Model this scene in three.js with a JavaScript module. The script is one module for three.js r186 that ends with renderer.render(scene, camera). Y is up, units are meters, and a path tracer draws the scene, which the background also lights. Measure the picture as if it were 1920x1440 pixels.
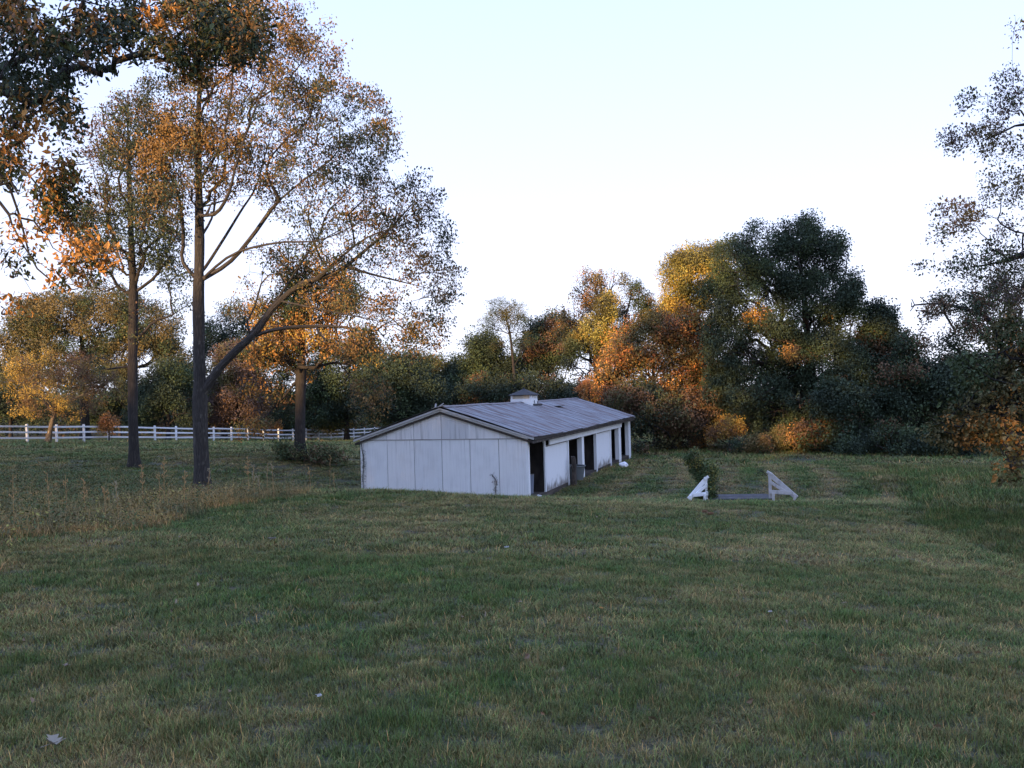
import * as THREE from 'three';
import { ImprovedNoise } from 'three/addons/math/ImprovedNoise.js';
import { mergeGeometries } from 'three/addons/utils/BufferGeometryUtils.js';
import { RoundedBoxGeometry } from 'three/addons/geometries/RoundedBoxGeometry.js';

// ---------------------------------------------------------------- camera, sky, sun, exposure
const F = 1601.4, PITCH = 0.0105, ROLL = 0.0282;
const scene = new THREE.Scene();
const camera = new THREE.PerspectiveCamera(2 * Math.atan(720 / F) * 180 / Math.PI, 4 / 3, 0.1, 4000);
camera.position.set(0, 1.6, 0);
camera.rotation.set(PITCH, 0, -ROLL, 'YXZ');
camera.updateMatrixWorld();

const SUN = new THREE.Vector3(-0.52, 0.105, 0.85).normalize();      // towards the sun: low, behind and to the left
{
  const w = 512, h = 256, data = new Float32Array(w * h * 4);
  const mix = (a, b, t) => a.map((x, i) => x + (b[i] - x) * t);
  const EXP = 1.85, zen = [0.80, 1.12, 2.15], mid = [0.79, 1.0, 1.62], low = [1.28, 1.33, 1.52];
  const d = new THREE.Vector3();
  for (let y = 0; y < h; y++) for (let x = 0; x < w; x++) {
    const el = ((y + 0.5) / h - 0.5) * Math.PI, az = ((x + 0.5) / w - 0.5) * 2 * Math.PI;
    d.set(Math.cos(el) * Math.cos(az), Math.sin(el), Math.cos(el) * Math.sin(az));
    const s = Math.max(0, Math.sin(el));
    let c = s < 0.45 ? mix(low, mid, Math.pow(s / 0.45, 0.8)) : mix(mid, zen, Math.pow((s - 0.45) / 0.55, 0.7));
    const g = Math.pow(Math.max(0, d.dot(SUN)), 8) * 0.25 * Math.exp(-s * 3);
    c = [c[0] + g, c[1] + g * 0.75, c[2] + g * 0.45];
    data.set([c[0] / EXP, c[1] / EXP, c[2] / EXP, 1], (y * w + x) * 4);
  }
  const sky = new THREE.DataTexture(data, w, h, THREE.RGBAFormat, THREE.FloatType);
  sky.mapping = THREE.EquirectangularReflectionMapping;
  sky.magFilter = sky.minFilter = THREE.LinearFilter;
  sky.needsUpdate = true;
  scene.background = sky; scene.environment = sky;
  scene.backgroundIntensity = 1; scene.environmentIntensity = 1;
}
const sun = new THREE.DirectionalLight(new THREE.Color().setRGB(1, 0.64, 0.31), 5);
sun.name = 'sun_light';
sun.position.copy(SUN).multiplyScalar(200);
sun.castShadow = true;
sun.shadow.mapSize.set(4096, 4096);
Object.assign(sun.shadow.camera, { left: -120, right: 120, top: 60, bottom: -60, near: 1, far: 500 });
scene.add(sun, sun.target);
const renderer = new THREE.WebGLRenderer({ antialias: true });
renderer.shadowMap.enabled = true;
renderer.toneMapping = THREE.LinearToneMapping;
renderer.toneMappingExposure = 1.85;

// ---------------------------------------------------------------- helpers
const V = (x, y, z) => new THREE.Vector3(x, y, z);
function rng(seed) { let a = seed >>> 0; return () => { a = (a + 0x6D2B79F5) | 0; let t = Math.imul(a ^ (a >>> 15), 1 | a); t = (t + Math.imul(t ^ (t >>> 7), 61 | t)) ^ t; return ((t ^ (t >>> 14)) >>> 0) / 4294967296; }; }
const perlin = new ImprovedNoise();
const noise = (x, y, z = 0) => perlin.noise(x, y, z);
const fbm = (x, y, z = 0, o = 4) => { let s = 0, a = 0.5; for (let i = 0; i < o; i++) { s += a * noise(x, y, z + i * 7.3); x *= 2.03; y *= 2.03; z *= 2.03; a *= 0.5; } return s; };
const smooth = (a, b, x) => { const t = Math.min(1, Math.max(0, (x - a) / (b - a))); return t * t * (3 - 2 * t); };
const CAMQ = camera.quaternion.clone();
// a point of the place: the direction in which the photograph shows it, and how many metres ahead it stands
function at(px, py, depth) {
  const d = V((px - 960) / F, (720 - py) / F, -1).applyQuaternion(CAMQ);
  return d.multiplyScalar(depth / -d.z).add(camera.position);
}
const taken = new Map();
function numbered(name) { const n = taken.get(name) ?? 0; taken.set(name, n + 1); return n ? name + '_' + String(n).padStart(3, '0') : name; }
function tag(o, label, category, group, kind) {
  if (label) o.userData.label = label;
  if (category) o.userData.category = category;
  if (group) o.userData.group = group;
  if (kind) o.userData.kind = kind;
  return o;
}
function base(name, p, turn = 0) { const g = new THREE.Group(); g.name = numbered(name); g.position.copy(p); g.rotation.y = turn; scene.add(g); return g; }
function part(name, geometry, material, parent = scene) {
  const m = new THREE.Mesh(Array.isArray(geometry) ? merged(geometry) : geometry, material);
  m.name = parent === scene ? numbered(name) : name;
  if (parent !== scene) { const same = parent.children.filter((c) => c.userData.baseName === name).length; m.userData.baseName = name; if (same) m.name = name + '_' + String(same).padStart(3, '0'); }
  m.castShadow = m.receiveShadow = true;
  parent.add(m);
  return m;
}
function merged(list) { return mergeGeometries(list.map((g) => { const n = g.index ? g.toNonIndexed() : g; for (const k of Object.keys(n.attributes)) if (!['position', 'normal', 'uv'].includes(k)) n.deleteAttribute(k); return n; })); }
const box = (x0, x1, y0, y1, z0, z1) => new THREE.BoxGeometry(x1 - x0, y1 - y0, z1 - z0).translate((x0 + x1) / 2, (y0 + y1) / 2, (z0 + z1) / 2);
const rbox = (w, h, d, r = 0.006) => new RoundedBoxGeometry(w, h, d, 1, r);
function beam(a, b, w, h, r = 0.006) {                               // a board from a to b, w wide, h thick
  const L = a.distanceTo(b), g = rbox(w, h, L, r);
  const m = new THREE.Matrix4().lookAt(b, a, V(0, 1, 0)).setPosition(a.clone().add(b).multiplyScalar(0.5));
  return g.applyMatrix4(m);
}
// uv in metres from position and the dominating normal
function uvMetres(g) {
  const p = g.attributes.position, n = g.attributes.normal, uv = new Float32Array(p.count * 2);
  for (let i = 0; i < p.count; i++) {
    const ax = Math.abs(n.getX(i)), ay = Math.abs(n.getY(i)), az = Math.abs(n.getZ(i));
    if (az >= ax && az >= ay) { uv[2 * i] = p.getX(i); uv[2 * i + 1] = p.getY(i); } else if (ax >= ay) { uv[2 * i] = p.getZ(i); uv[2 * i + 1] = p.getY(i); } else { uv[2 * i] = p.getX(i); uv[2 * i + 1] = p.getZ(i); }
  }
  g.setAttribute('uv', new THREE.BufferAttribute(uv, 2));
  return g;
}
// tiling textures: f(u, v) -> [r, g, b] linear, u and v in 0..1
function tex(w, h, f, srgb, rx, ry) {
  const data = new Uint8Array(w * h * 4);
  for (let y = 0; y < h; y++) for (let x = 0; x < w; x++) {
    const c = f(x / w, y / h), o = (y * w + x) * 4;
    for (let k = 0; k < 3; k++) { let l = Math.min(1, Math.max(0, c[k])); if (srgb) l = l <= 0.0031308 ? l * 12.92 : 1.055 * Math.pow(l, 1 / 2.4) - 0.055; data[o + k] = Math.round(l * 255); }
    data[o + 3] = 255;
  }
  const t = new THREE.DataTexture(data, w, h, THREE.RGBAFormat);
  t.wrapS = t.wrapT = THREE.RepeatWrapping; t.magFilter = THREE.LinearFilter; t.minFilter = THREE.LinearMipmapLinearFilter; t.generateMipmaps = true;
  if (srgb) t.colorSpace = THREE.SRGBColorSpace;
  t.repeat.set(1 / rx, 1 / ry); t.needsUpdate = true;
  return t;
}
// noise that tiles over the unit square
function tnoise(u, v, fu, fv, seed = 0, o = 3) {
  let s = 0, a = 0.5;
  for (let i = 0; i < o; i++) {
    const A = u * fu, B = v * fv, wu = u, wv = v;
    const n = (x, y) => noise(x + seed, y + seed * 1.7, seed + i * 3.1);
    s += a * ((n(A, B) * (1 - wu) + n(A - fu, B) * wu) * (1 - wv) + (n(A, B - fv) * (1 - wu) + n(A - fu, B - fv) * wu) * wv);
    fu *= 2; fv *= 2; a *= 0.5;
  }
  return s;
}
const std = (o) => new THREE.MeshStandardMaterial({ roughness: 0.9, metalness: 0, ...o });
const rgb = (r, g, b) => new THREE.Color().setRGB(r, g, b);

// ---------------------------------------------------------------- terrain
const G = [];
const gp = (px, py, d) => { const p = at(px, py, d); G.push([p.x, p.z, p.y]); };
G.push([0, 0, 0], [-8, 2, 0.05], [8, 2, -0.15], [0, 10, 0.5], [-20, 10, 0.6], [20, 8, 0], [-25, 0, 0.2], [22, -6, -1.2]);
gp(1000, 938, 27); gp(1290, 941, 28); gp(1490, 941, 28); gp(720, 918, 29); gp(850, 929, 28); gp(1310, 944, 33); gp(1480, 944, 33);
gp(380, 925, 28); gp(200, 1000, 17); gp(0, 1010, 15); gp(250, 876, 38); gp(563, 862, 45); gp(60, 905, 30);
gp(51, 831, 62); gp(282, 829, 74); gp(430, 829, 84); gp(621, 827, 99); gp(-200, 836, 52);
gp(1900, 1080, 14); gp(1780, 990, 22); gp(1650, 905, 36); gp(1870, 905, 34); gp(1300, 839, 64); gp(1560, 846, 60); gp(1780, 856, 55); gp(2150, 880, 48); gp(2200, 1100, 14);
const BX = -6.417, BY = 1.6 - 4.258, BZ = -35.815, YAW = 0.3088, BW = 7.32, BL = 23.6, BH = 3.733, PITCHR = 0.3187;
const bpt = (u, v) => [BX + u * Math.cos(YAW) + v * Math.sin(YAW), BZ + u * Math.sin(YAW) - v * Math.cos(YAW)];
for (const [u, v, dy] of [[0, 0, 0.05], [3.6, 0, -0.02], [7.3, 0, -0.05], [0, 12, 0], [7.3, 8, -0.05], [7.3, 15, -0.12], [7.3, 23.6, -0.2], [0, 23.6, -0.1], [10, 6, -0.15], [11, 16, -0.2]]) { const [x, z] = bpt(u, v); G.push([x, z, BY + dy]); }
G.push([-120, -130, -2], [0, -140, -4.5], [90, -120, -4.5], [-150, 0, 1], [110, 0, -5], [-100, 80, 3], [60, 80, 0], [0, 60, 2]);
const RBF = (() => {
  const n = G.length, c2 = 16, A = [];
  const phi = (r2) => Math.sqrt(r2 + c2);
  for (let i = 0; i < n; i++) { const row = []; for (let j = 0; j < n; j++) row.push(phi((G[i][0] - G[j][0]) ** 2 + (G[i][1] - G[j][1]) ** 2) - (i === j ? 0.15 : 0)); row.push(1, G[i][2]); A.push(row); }
  A.push([...new Array(n).fill(1), 0, 0]);
  const m = n + 1;
  for (let k = 0; k < m; k++) {
    let p = k; for (let i = k + 1; i < m; i++) if (Math.abs(A[i][k]) > Math.abs(A[p][k])) p = i;
    [A[k], A[p]] = [A[p], A[k]];
    for (let i = 0; i < m; i++) if (i !== k) { const f = A[i][k] / A[k][k]; if (f) for (let j = k; j <= m; j++) A[i][j] -= f * A[k][j]; }
  }
  const w = A.map((r, k) => r[m] / r[k]);
  return (x, z) => { let s = w[n]; for (let i = 0; i < n; i++) s += w[i] * phi((x - G[i][0]) ** 2 + (z - G[i][1]) ** 2); return s; };
})();
const bank = (d) => 8.7 + 0.29 * (d - 15.5) + 0.35 * Math.sin(d * 0.45);   // where the mown lawn ends at the right
function ground(x, z) {
  const far = smooth(110, 260, Math.hypot(x, z + 30));
  const h = far < 1 ? RBF(x, z) : 0;
  const q = x - bank(-z) - 0.7, dip = Math.exp(-q * q / 0.9) * smooth(9, 13, -z) * (1 - smooth(33, 40, -z));
  return h * (1 - far) - 4 * far - 0.2 * dip + 0.09 * noise(x * 0.16, z * 0.16, 3) + 0.035 * noise(x * 0.7, z * 0.7, 9);
}
const onGround = (x, z, dy = 0) => V(x, ground(x, z) + dy, z);
const toBarn = (x, z) => { const dx = x - BX, dz = z - BZ, c = Math.cos(YAW), s = Math.sin(YAW); return [dx * c + dz * s, dx * s - dz * c]; };
// how dry (0 green .. 1 straw) the lawn is at a place
function dry(x, z) {
  let d = 0.45 + 0.8 * fbm(x * 0.22, z * 0.22, 1, 2) + 0.75 * fbm(x * 0.9, z * 0.9, 5, 2) + 0.8 * fbm(x * 3.1, z * 3.1, 8, 2);
  const [u, v] = toBarn(x, z);
  if (u > 7.5 && v > -1) { const q = u + 0.012 * (v - 10) * (v - 10), k = smooth(7.5, 9, u) * (1 - smooth(21, 24, u)); d += k * (0.42 * Math.sin(q * 2 * Math.PI / 2.3 + 0.5 * noise(v * 0.15, 0.5)) + 0.06); }
  const q = x - bank(-z); if (z < -10 && z > -42) d += smooth(-0.3, 1.2, q) * (-0.2 + 0.45 * Math.exp(-q * q / 1.2) * (0.4 + noise(x * 0.6, z * 0.4, 12)));
  return Math.min(1, Math.max(0, d));
}
// ---------------------------------------------------------------- ground
{
  const axis = (spec) => { const a = []; for (const [x0, x1, st] of spec) for (let x = x0; x < x1 - 1e-6; x += st) a.push(x); a.push(spec[spec.length - 1][1]); return a; };
  const xs = axis([[-2400, -400, 400], [-400, -150, 50], [-150, -60, 6], [-60, -24, 1.5], [-24, 24, 0.5], [24, 60, 1.5], [60, 150, 6], [150, 400, 50], [400, 2400, 400]]);
  const zs = axis([[-2400, -400, 400], [-400, -150, 50], [-150, -70, 4], [-70, -40, 1], [-40, 3, 0.5], [3, 60, 3], [60, 150, 10], [150, 400, 50], [400, 2400, 400]]);
  const nx = xs.length, nz = zs.length, pos = new Float32Array(nx * nz * 3), uv = new Float32Array(nx * nz * 2), col = new Float32Array(nx * nz * 3), idx = [];
  for (let j = 0; j < nz; j++) for (let i = 0; i < nx; i++) {
    const k = j * nx + i, x = xs[i], z = zs[j];
    pos.set([x, ground(x, z), z], k * 3); uv.set([x, -z], k * 2);
    const d = dry(x, z), c = [0.82 + 0.5 * d, 0.98 + 0.14 * d, 0.9 + 0.25 * d];
    col.set(c, k * 3);
    if (i < nx - 1 && j < nz - 1) idx.push(k, k + nx, k + 1, k + 1, k + nx, k + nx + 1);
  }
  const g = new THREE.BufferGeometry();
  g.setAttribute('position', new THREE.BufferAttribute(pos, 3)); g.setAttribute('uv', new THREE.BufferAttribute(uv, 2)); g.setAttribute('color', new THREE.BufferAttribute(col, 3));
  g.setIndex(idx); g.computeVertexNormals();
  const t = tex(1024, 1024, (u, v) => {
    const a = tnoise(u, v, 9, 9, 1, 4), b = tnoise(u, v, 60, 60, 5, 3), c = tnoise(u, v, 200, 120, 9, 2), k = 0.75 + 1.2 * b + 1.1 * c;
    const s = smooth(-0.15, 0.3, a + b * 0.6);
    return [(0.046 + 0.05 * s) * k, (0.052 + 0.018 * s) * k, (0.022 + 0.014 * s) * k];
  }, true, 3.7, 3.7);
  const bump = tex(512, 512, (u, v) => { const b = 0.5 + tnoise(u, v, 40, 40, 3, 4); return [b, b, b]; }, false, 2.9, 2.9);
  tag(part('ground', g, std({ map: t, bumpMap: bump, bumpScale: 0.03, vertexColors: true, roughness: 1 })), 'sloping lawn of mown grass running from the foreground down past the white barn', 'ground', null, 'structure');
}
// grey lane beyond the paddock fence
{
  const pts = []; for (let i = 0; i <= 40; i++) { const t = i / 40, p = at(-260 + 700 * t, 800, 76 + 44 * t); pts.push([p.x, p.z]); }
  const pos = [], uv = [], idx = [];
  pts.forEach(([x, z], i) => { const [ax, az] = pts[Math.max(0, i - 1)], [bx, bz] = pts[Math.min(40, i + 1)]; const l = Math.hypot(bx - ax, bz - az), nx = -(bz - az) / l, nz = (bx - ax) / l; for (let k = -2; k <= 2; k++) { const X = x + nx * k * 1.1, Z = z + nz * k * 1.1; pos.push(X, ground(X, Z) + 0.07, Z); uv.push(X, Z); } if (i < 40) for (let k = 0; k < 4; k++) { const a = i * 5 + k; idx.push(a, a + 5, a + 1, a + 1, a + 5, a + 6); } });
  const g = new THREE.BufferGeometry(); g.setAttribute('position', new THREE.Float32BufferAttribute(pos, 3)); g.setAttribute('uv', new THREE.Float32BufferAttribute(uv, 2)); g.setIndex(idx); g.computeVertexNormals();
  const t = tex(256, 256, (u, v) => { const k = 0.17 + 0.12 * tnoise(u, v, 30, 30, 2, 4); return [k, k * 0.98, k * 1.0]; }, true, 3, 3);
  tag(part('lane', g, std({ map: t, roughness: 1, side: THREE.DoubleSide })), 'grey lane behind the white paddock fence', 'lane', null, 'structure');
}

// ---------------------------------------------------------------- materials of bark, paint and metal
const barkTex = (r, g, b, seed) => tex(256, 512, (u, v) => {
  const w = u + 0.03 * tnoise(u, v, 4, 8, seed + 4, 2), ridge = Math.abs(tnoise(((w % 1) + 1) % 1, v, 14, 5, seed, 3)) * 2.2, lich = smooth(0.12, 0.3, tnoise(u, v, 5, 9, seed + 8, 3));
  const k = 0.32 + 1.15 * Math.min(1, ridge) + 1.0 * lich * (0.4 + ridge); return [r * k, g * k * (1 + 0.06 * lich), b * k];
}, true, 1.2, 2.4);
const barkBump = tex(256, 512, (u, v) => { const w = u + 0.03 * tnoise(u, v, 4, 8, 15, 2), k = Math.min(1, Math.abs(tnoise(((w % 1) + 1) % 1, v, 14, 5, 11, 3)) * 2.2); return [k, k, k]; }, false, 1.2, 2.4);
const BARK = {
  grey: std({ map: barkTex(0.095, 0.082, 0.072, 11), bumpMap: barkBump, bumpScale: 0.06, roughness: 0.95 }),
  dark: std({ map: barkTex(0.058, 0.048, 0.042, 31), bumpMap: barkBump, bumpScale: 0.03, roughness: 0.95 }),
  pale: std({ map: barkTex(0.22, 0.17, 0.12, 21), bumpMap: barkBump, bumpScale: 0.02, roughness: 0.95 }),
};
// ---------------------------------------------------------------- leaves
const leafMat = new THREE.MeshStandardMaterial({ color: 0xffffff, roughness: 0.8, side: THREE.DoubleSide });
// a spray of n leaves of length l and width w within radius R; four faces a leaf when fine
function spray(seed, n, R, l, w, fine, droop = 0.4) {
  const r = rng(seed), pos = [], m = new THREE.Matrix4(), q = new THREE.Quaternion(), e = new THREE.Euler(), p = V(0, 0, 0);
  for (let i = 0; i < n; i++) {
    do p.set(r() * 2 - 1, r() * 2 - 1, r() * 2 - 1); while (p.lengthSq() > 1);
    p.multiplyScalar(R);
    const s = 0.65 + 0.7 * r();
    e.set((r() - 0.5) * 2.2 + droop, r() * 6.283, (r() - 0.5) * 1.8, 'YXZ'); q.setFromEuler(e);
    m.compose(p, q, V(s, s, s));
    const f = (0.1 + 0.35 * r()) * w, c = (r() - 0.3) * 0.3 * l;
    const P = (x, y, z) => V(x, y, z).applyMatrix4(m);
    const a = P(0, 0, 0), b = P(w / 2, f, l * 0.42), t = P(0, c, l), d = P(-w / 2, f, l * 0.42);
    if (fine) { const b2 = P(w * 0.34, f * 0.7 + c * 0.5, l * 0.78), d2 = P(-w * 0.34, f * 0.7 + c * 0.5, l * 0.78), mid = P(0, c * 0.35, l * 0.55); for (const tri of [[a, b, mid], [b, b2, mid], [b2, t, mid], [t, d2, mid], [d2, d, mid], [d, a, mid]]) for (const k of tri) pos.push(k.x, k.y, k.z); } else for (const k of [a, b, t, a, t, d]) pos.push(k.x, k.y, k.z);
  }
  const g = new THREE.BufferGeometry(); g.setAttribute('position', new THREE.Float32BufferAttribute(pos, 3)); g.computeVertexNormals();
  return g;
}
const SPRAY = {
  oak: spray(1, 15, 0.24, 0.105, 0.048, true, 0.9),
  near: spray(2, 12, 0.30, 0.115, 0.075, true, 0.6),
  fineNear: spray(3, 15, 0.30, 0.094, 0.058, false, 0.5),
  mid: spray(4, 26, 0.45, 0.13, 0.09, false, 0.5),
  far: spray(5, 34, 0.60, 0.17, 0.115, false, 0.4),
  tiny: spray(6, 10, 0.12, 0.06, 0.04, false, 0.3),
};
// albedos
const C = {
  oak: [0.032, 0.052, 0.024], deep: [0.023, 0.038, 0.019], green: [0.052, 0.076, 0.024], olive: [0.095, 0.085, 0.028], khaki: [0.17, 0.125, 0.04], gold: [0.44, 0.29, 0.055], lime: [0.30, 0.26, 0.055], orange: [0.40, 0.19, 0.042], rust: [0.33, 0.115, 0.034], brown: [0.135, 0.075, 0.034], grey: [0.12, 0.085, 0.075],
};

// ---------------------------------------------------------------- trees
function tube(chain, rad, out, far) {
  let k = rad[0] > 0.12 ? 10 : rad[0] > 0.05 ? 6 : rad[0] > 0.018 ? 4 : 3; if (far && k > 4) k = Math.ceil(k * 0.7);
  const n = chain.length, T = V(0, 0, 0), N = V(0, 0, 0), B = V(0, 0, 0); let prev = null, len = 0;
  const start = out.pos.length / 3;
  for (let i = 0; i < n; i++) {
    T.subVectors(chain[Math.min(n - 1, i + 1)], chain[Math.max(0, i - 1)]).normalize();
    if (!prev) N.set(1, 0, 0.01).addScaledVector(T, -T.x).normalize(); else N.copy(prev).addScaledVector(T, -prev.dot(T)).normalize();
    if (!(N.lengthSq() > 0.5)) N.set(0, 0, 1);
    prev = N.clone(); B.crossVectors(T, N);
    if (i) len += chain[i].distanceTo(chain[i - 1]);
    for (let j = 0; j <= k; j++) {
      const a = j / k * 2 * Math.PI, x = Math.cos(a), y = Math.sin(a), wob = rad[i] > 0.08 ? 1 + 0.16 * noise(x * 1.3 + chain[i].x, y * 1.3, chain[i].y * 0.9) : 1;
      const dx = N.x * x + B.x * y, dy = N.y * x + B.y * y, dz = N.z * x + B.z * y;
      out.pos.push(chain[i].x + dx * rad[i] * wob, chain[i].y + dy * rad[i] * wob, chain[i].z + dz * rad[i] * wob);
      out.nor.push(dx, dy, dz); out.uv.push(j / k * Math.max(1, Math.round(rad[0] * 6.28 / 0.4)) * 0.4, len);
    }
  }
  for (let i = 0; i < n - 1; i++) for (let j = 0; j < k; j++) { const a = start + i * (k + 1) + j; out.idx.push(a, a + 1, a + k + 1, a + 1, a + k + 2, a + k + 1); }
}
let leafCount = 0;
const treeFeet = [];
function tree(s) {
  const r = rng(s.seed), D = s.d, far = D > 40, nodes = [], px = D / F;
  const foot0 = at(s.trunk[0][0], s.trunk[0][1], D), foot = onGround(foot0.x, foot0.z, -0.05);
  treeFeet.push([foot.x, foot.z, s.r0]);
  const add = (p, parent) => { const nd = { p, parent, kids: [], n: 0, path: parent ? parent.path + p.distanceTo(parent.p) : 0, tip: false, min: 0 }; if (parent) parent.kids.push(nd); nodes.push(nd); return nd; };
  const line = (list, parent, min) => {                             // a measured limb, subdivided
    let last = parent; const cr = new THREE.CatmullRomCurve3([parent.p, ...list], false, 'catmullrom', 0.5), n = Math.max(2, Math.ceil(cr.getLength() / (far ? 0.9 : 0.45)));
    for (let i = 1; i <= n; i++) { last = add(cr.getPoint(i / n), last); last.min = min ? min * (1 - 0.85 * i / n) : 0; }
    return last;
  };
  const root = add(foot.clone(), null);
  const tr = s.trunk.slice(1).map(([x, y, z = 0]) => at(x, y, D - z));
  line(tr, root, s.rmin ?? 0);
  for (const l of s.limbs ?? []) {
    const pts = l.p.map(([x, y, z = 0]) => at(x, y, D - z));
    let best = nodes[0], bd = 1e9; for (const nd of nodes) { const d = nd.p.distanceTo(pts[0]); if (d < bd) { bd = d; best = nd; } }
    line(pts.slice(bd < 0.35 ? 1 : 0), best, l.r);
  }
  // where the crown reaches: points in its lobes
  const A = [], area = s.blobs.reduce((t, b) => t + b[2] * b[3] * (b[6] ?? 1), 0);
  const xs = s.blobs.flatMap((b) => [b[0] - b[2], b[0] + b[2]]), cx = (Math.min(...xs) + Math.max(...xs)) / 2, half = (Math.max(...xs) - Math.min(...xs)) / 2;
  for (const b of s.blobs) {
    const n = Math.max(3, Math.round(s.n * b[2] * b[3] * (b[6] ?? 1) / area));
    const depth = (b[5] ?? Math.sqrt(Math.max(0.05, 1 - ((b[0] - cx) / half) ** 2)) * half * 0.62) * px * (s.flat ?? 1);
    for (let i = 0; i < n; i++) {
      let x, y, z; do { x = r() * 2 - 1; y = r() * 2 - 1; z = r() * 2 - 1; } while (x * x + y * y + z * z > 1);
      const k = Math.pow(x * x + y * y + z * z, -0.18); x *= Math.min(k, 1.6); y *= Math.min(k, 1.6); z *= Math.min(k, 1.6);
      const dz = z * Math.max(depth, Math.min(b[2], b[3]) * px) + (b[4] ?? 0);
      A.push(at(b[0] + x * b[2], b[1] + y * b[3], D - dz));
    }
  }
  const hub = nodes[Math.min(nodes.length - 1, Math.max(1, Math.round(nodes.length * 0.2)))].p;
  A.sort((a, b) => a.distanceToSquared(hub) - b.distanceToSquared(hub));
  const bf = s.bf ?? 0.28, step = far ? 1.1 : 0.5, from = s.from ?? 0.25, minY = foot.y + ((tr.length ? tr[tr.length - 1].y : foot.y + 5) - foot.y) * from;
  const dir = V(0, 0, 0), d2 = V(0, 0, 0);
  for (const a of A) {
    if (a.y < ground(a.x, a.z) + 0.15) continue;
    let best = null, bc = 1e9;
    for (const nd of nodes) {
      if (nd.p.y < minY && !nd.branch) continue;
      const d = nd.p.distanceTo(a); let c = d + bf * nd.path;
      if (nd.parent) { dir.subVectors(nd.p, nd.parent.p).normalize(); d2.subVectors(a, nd.p).normalize(); const k = dir.dot(d2); if (k < 0.3) c += (0.3 - k) * Math.min(d, 3) * 0.7; }
      if (c < bc) { bc = c; best = nd; }
    }
    if (!best) continue;
    const L = best.p.distanceTo(a), n = Math.max(1, Math.round(L / step)); let last = best;
    const sag = V((r() - 0.5) * 0.22 * L, (s.arch ?? 0.08) * L, (r() - 0.5) * 0.22 * L), p0 = best.p.clone();
    for (let i = 1; i <= n; i++) {
      const t = i / n, q = p0.clone().lerp(a, t).addScaledVector(sag, Math.sin(Math.PI * t));
      if (i < n) q.add(V(r() - 0.5, r() - 0.5, r() - 0.5).multiplyScalar(0.12 * L / n));
      last = add(q, last); last.branch = true;
    }
    last.tip = true;
  }
  for (let i = nodes.length - 1; i >= 0; i--) { const nd = nodes[i]; if (!nd.kids.length) nd.n = 1; if (nd.parent) nd.parent.n += nd.n; }
  const N = root.n, rt = s.rt ?? (far ? 0.012 : 0.005);
  for (const nd of nodes) { const above = nd.p.y - foot.y; nd.r = Math.max(rt, s.r0 * Math.pow(nd.n / N, s.taper ?? 0.5), nd.min) * (above < 1.4 ? 1 + 0.75 * Math.pow(1 - above / 1.4, 3) : 1); if (nd.r < (s.thin ?? 0)) nd.r = rt; }
  const out = { pos: [], nor: [], uv: [], idx: [] };
  const todo = [[root, null]];
  while (todo.length) {
    const [start, from_] = todo.pop(), chain = [], rad = []; let nd = start;
    if (from_) { chain.push(from_.p.clone().sub(foot)); rad.push(Math.min(from_.r * 0.9, start.r * 1.15)); }
    while (nd) {
      chain.push(nd.p.clone().sub(foot)); rad.push(nd.r);
      let next = null; for (const k of nd.kids) if (!next || k.n > next.n) next = k;
      for (const k of nd.kids) if (k !== next) todo.push([k, nd]);
      nd = next;
    }
    if (chain.length > 1) { if (rad[rad.length - 1] <= rt * 1.5) rad[rad.length - 1] *= 0.4; tube(chain, rad, out, far); }
  }
  const bg = new THREE.BufferGeometry();
  bg.setAttribute('position', new THREE.Float32BufferAttribute(out.pos, 3)); bg.setAttribute('normal', new THREE.Float32BufferAttribute(out.nor, 3)); bg.setAttribute('uv', new THREE.Float32BufferAttribute(out.uv, 2)); bg.setIndex(out.idx);
  const g = base(s.name, foot);
  part('trunk', bg, BARK[s.bark ?? 'dark'], g);
  // leaves on the thin ends
  const gf = s.gf ?? (far ? 0.42 : 0.85), gap = s.gap ?? -0.12; const spots = [], m = s.m ?? 3, thick = s.leafN ?? 3;
  for (const nd of nodes) {
    if (nd.n > thick || !nd.branch) continue;
    const k = nd.tip ? m : (r() < (s.along ?? 0.5) ? 1 : 0);
    if (noise(nd.p.x * gf + s.seed * 3.7, nd.p.y * gf * 1.25, nd.p.z * gf) < gap) continue;
    for (let i = 0; i < k; i++) spots.push(nd.p.clone().add(V(r() - 0.5, r() - 0.6, r() - 0.5).multiplyScalar((s.spread ?? (far ? 1.1 : 0.5)))));
  }
  const im = new THREE.InstancedMesh(SPRAY[s.leaf ?? (far ? 'far' : 'fineNear')], leafMat, spots.length);
  im.name = 'crown'; im.userData.kind = 'stuff'; im.castShadow = im.receiveShadow = true;
  const q = new THREE.Quaternion(), e = new THREE.Euler(), M = new THREE.Matrix4(), col = new THREE.Color(), f = s.cf ?? 0.35, pal = s.pal;
  spots.forEach((p, i) => {
    e.set((r() - 0.5) * 0.9, r() * 6.283, (r() - 0.5) * 0.9); q.setFromEuler(e);
    const sc = (s.ls ?? 1) * (0.75 + 0.5 * r());
    const t = Math.min(0.999, Math.max(0, 0.5 + 1.25 * noise(p.x * f + s.seed, p.y * f, p.z * f) + (r() - 0.5) * (s.cr ?? 0.8) + (s.warm ? s.warm(p) : 0)));
    let u = t * pal.length | 0; const c = pal[u], v = 0.75 + 0.5 * r();
    im.setColorAt(i, col.setRGB(c[0] * v, c[1] * v, c[2] * v));
    im.setMatrixAt(i, M.compose(p.sub(foot), q, V(sc, sc, sc)));
  });
  leafCount += spots.length;
  g.add(im);
  tag(g, s.label, s.category ?? 'tree', s.group);
  return g;
}
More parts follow.
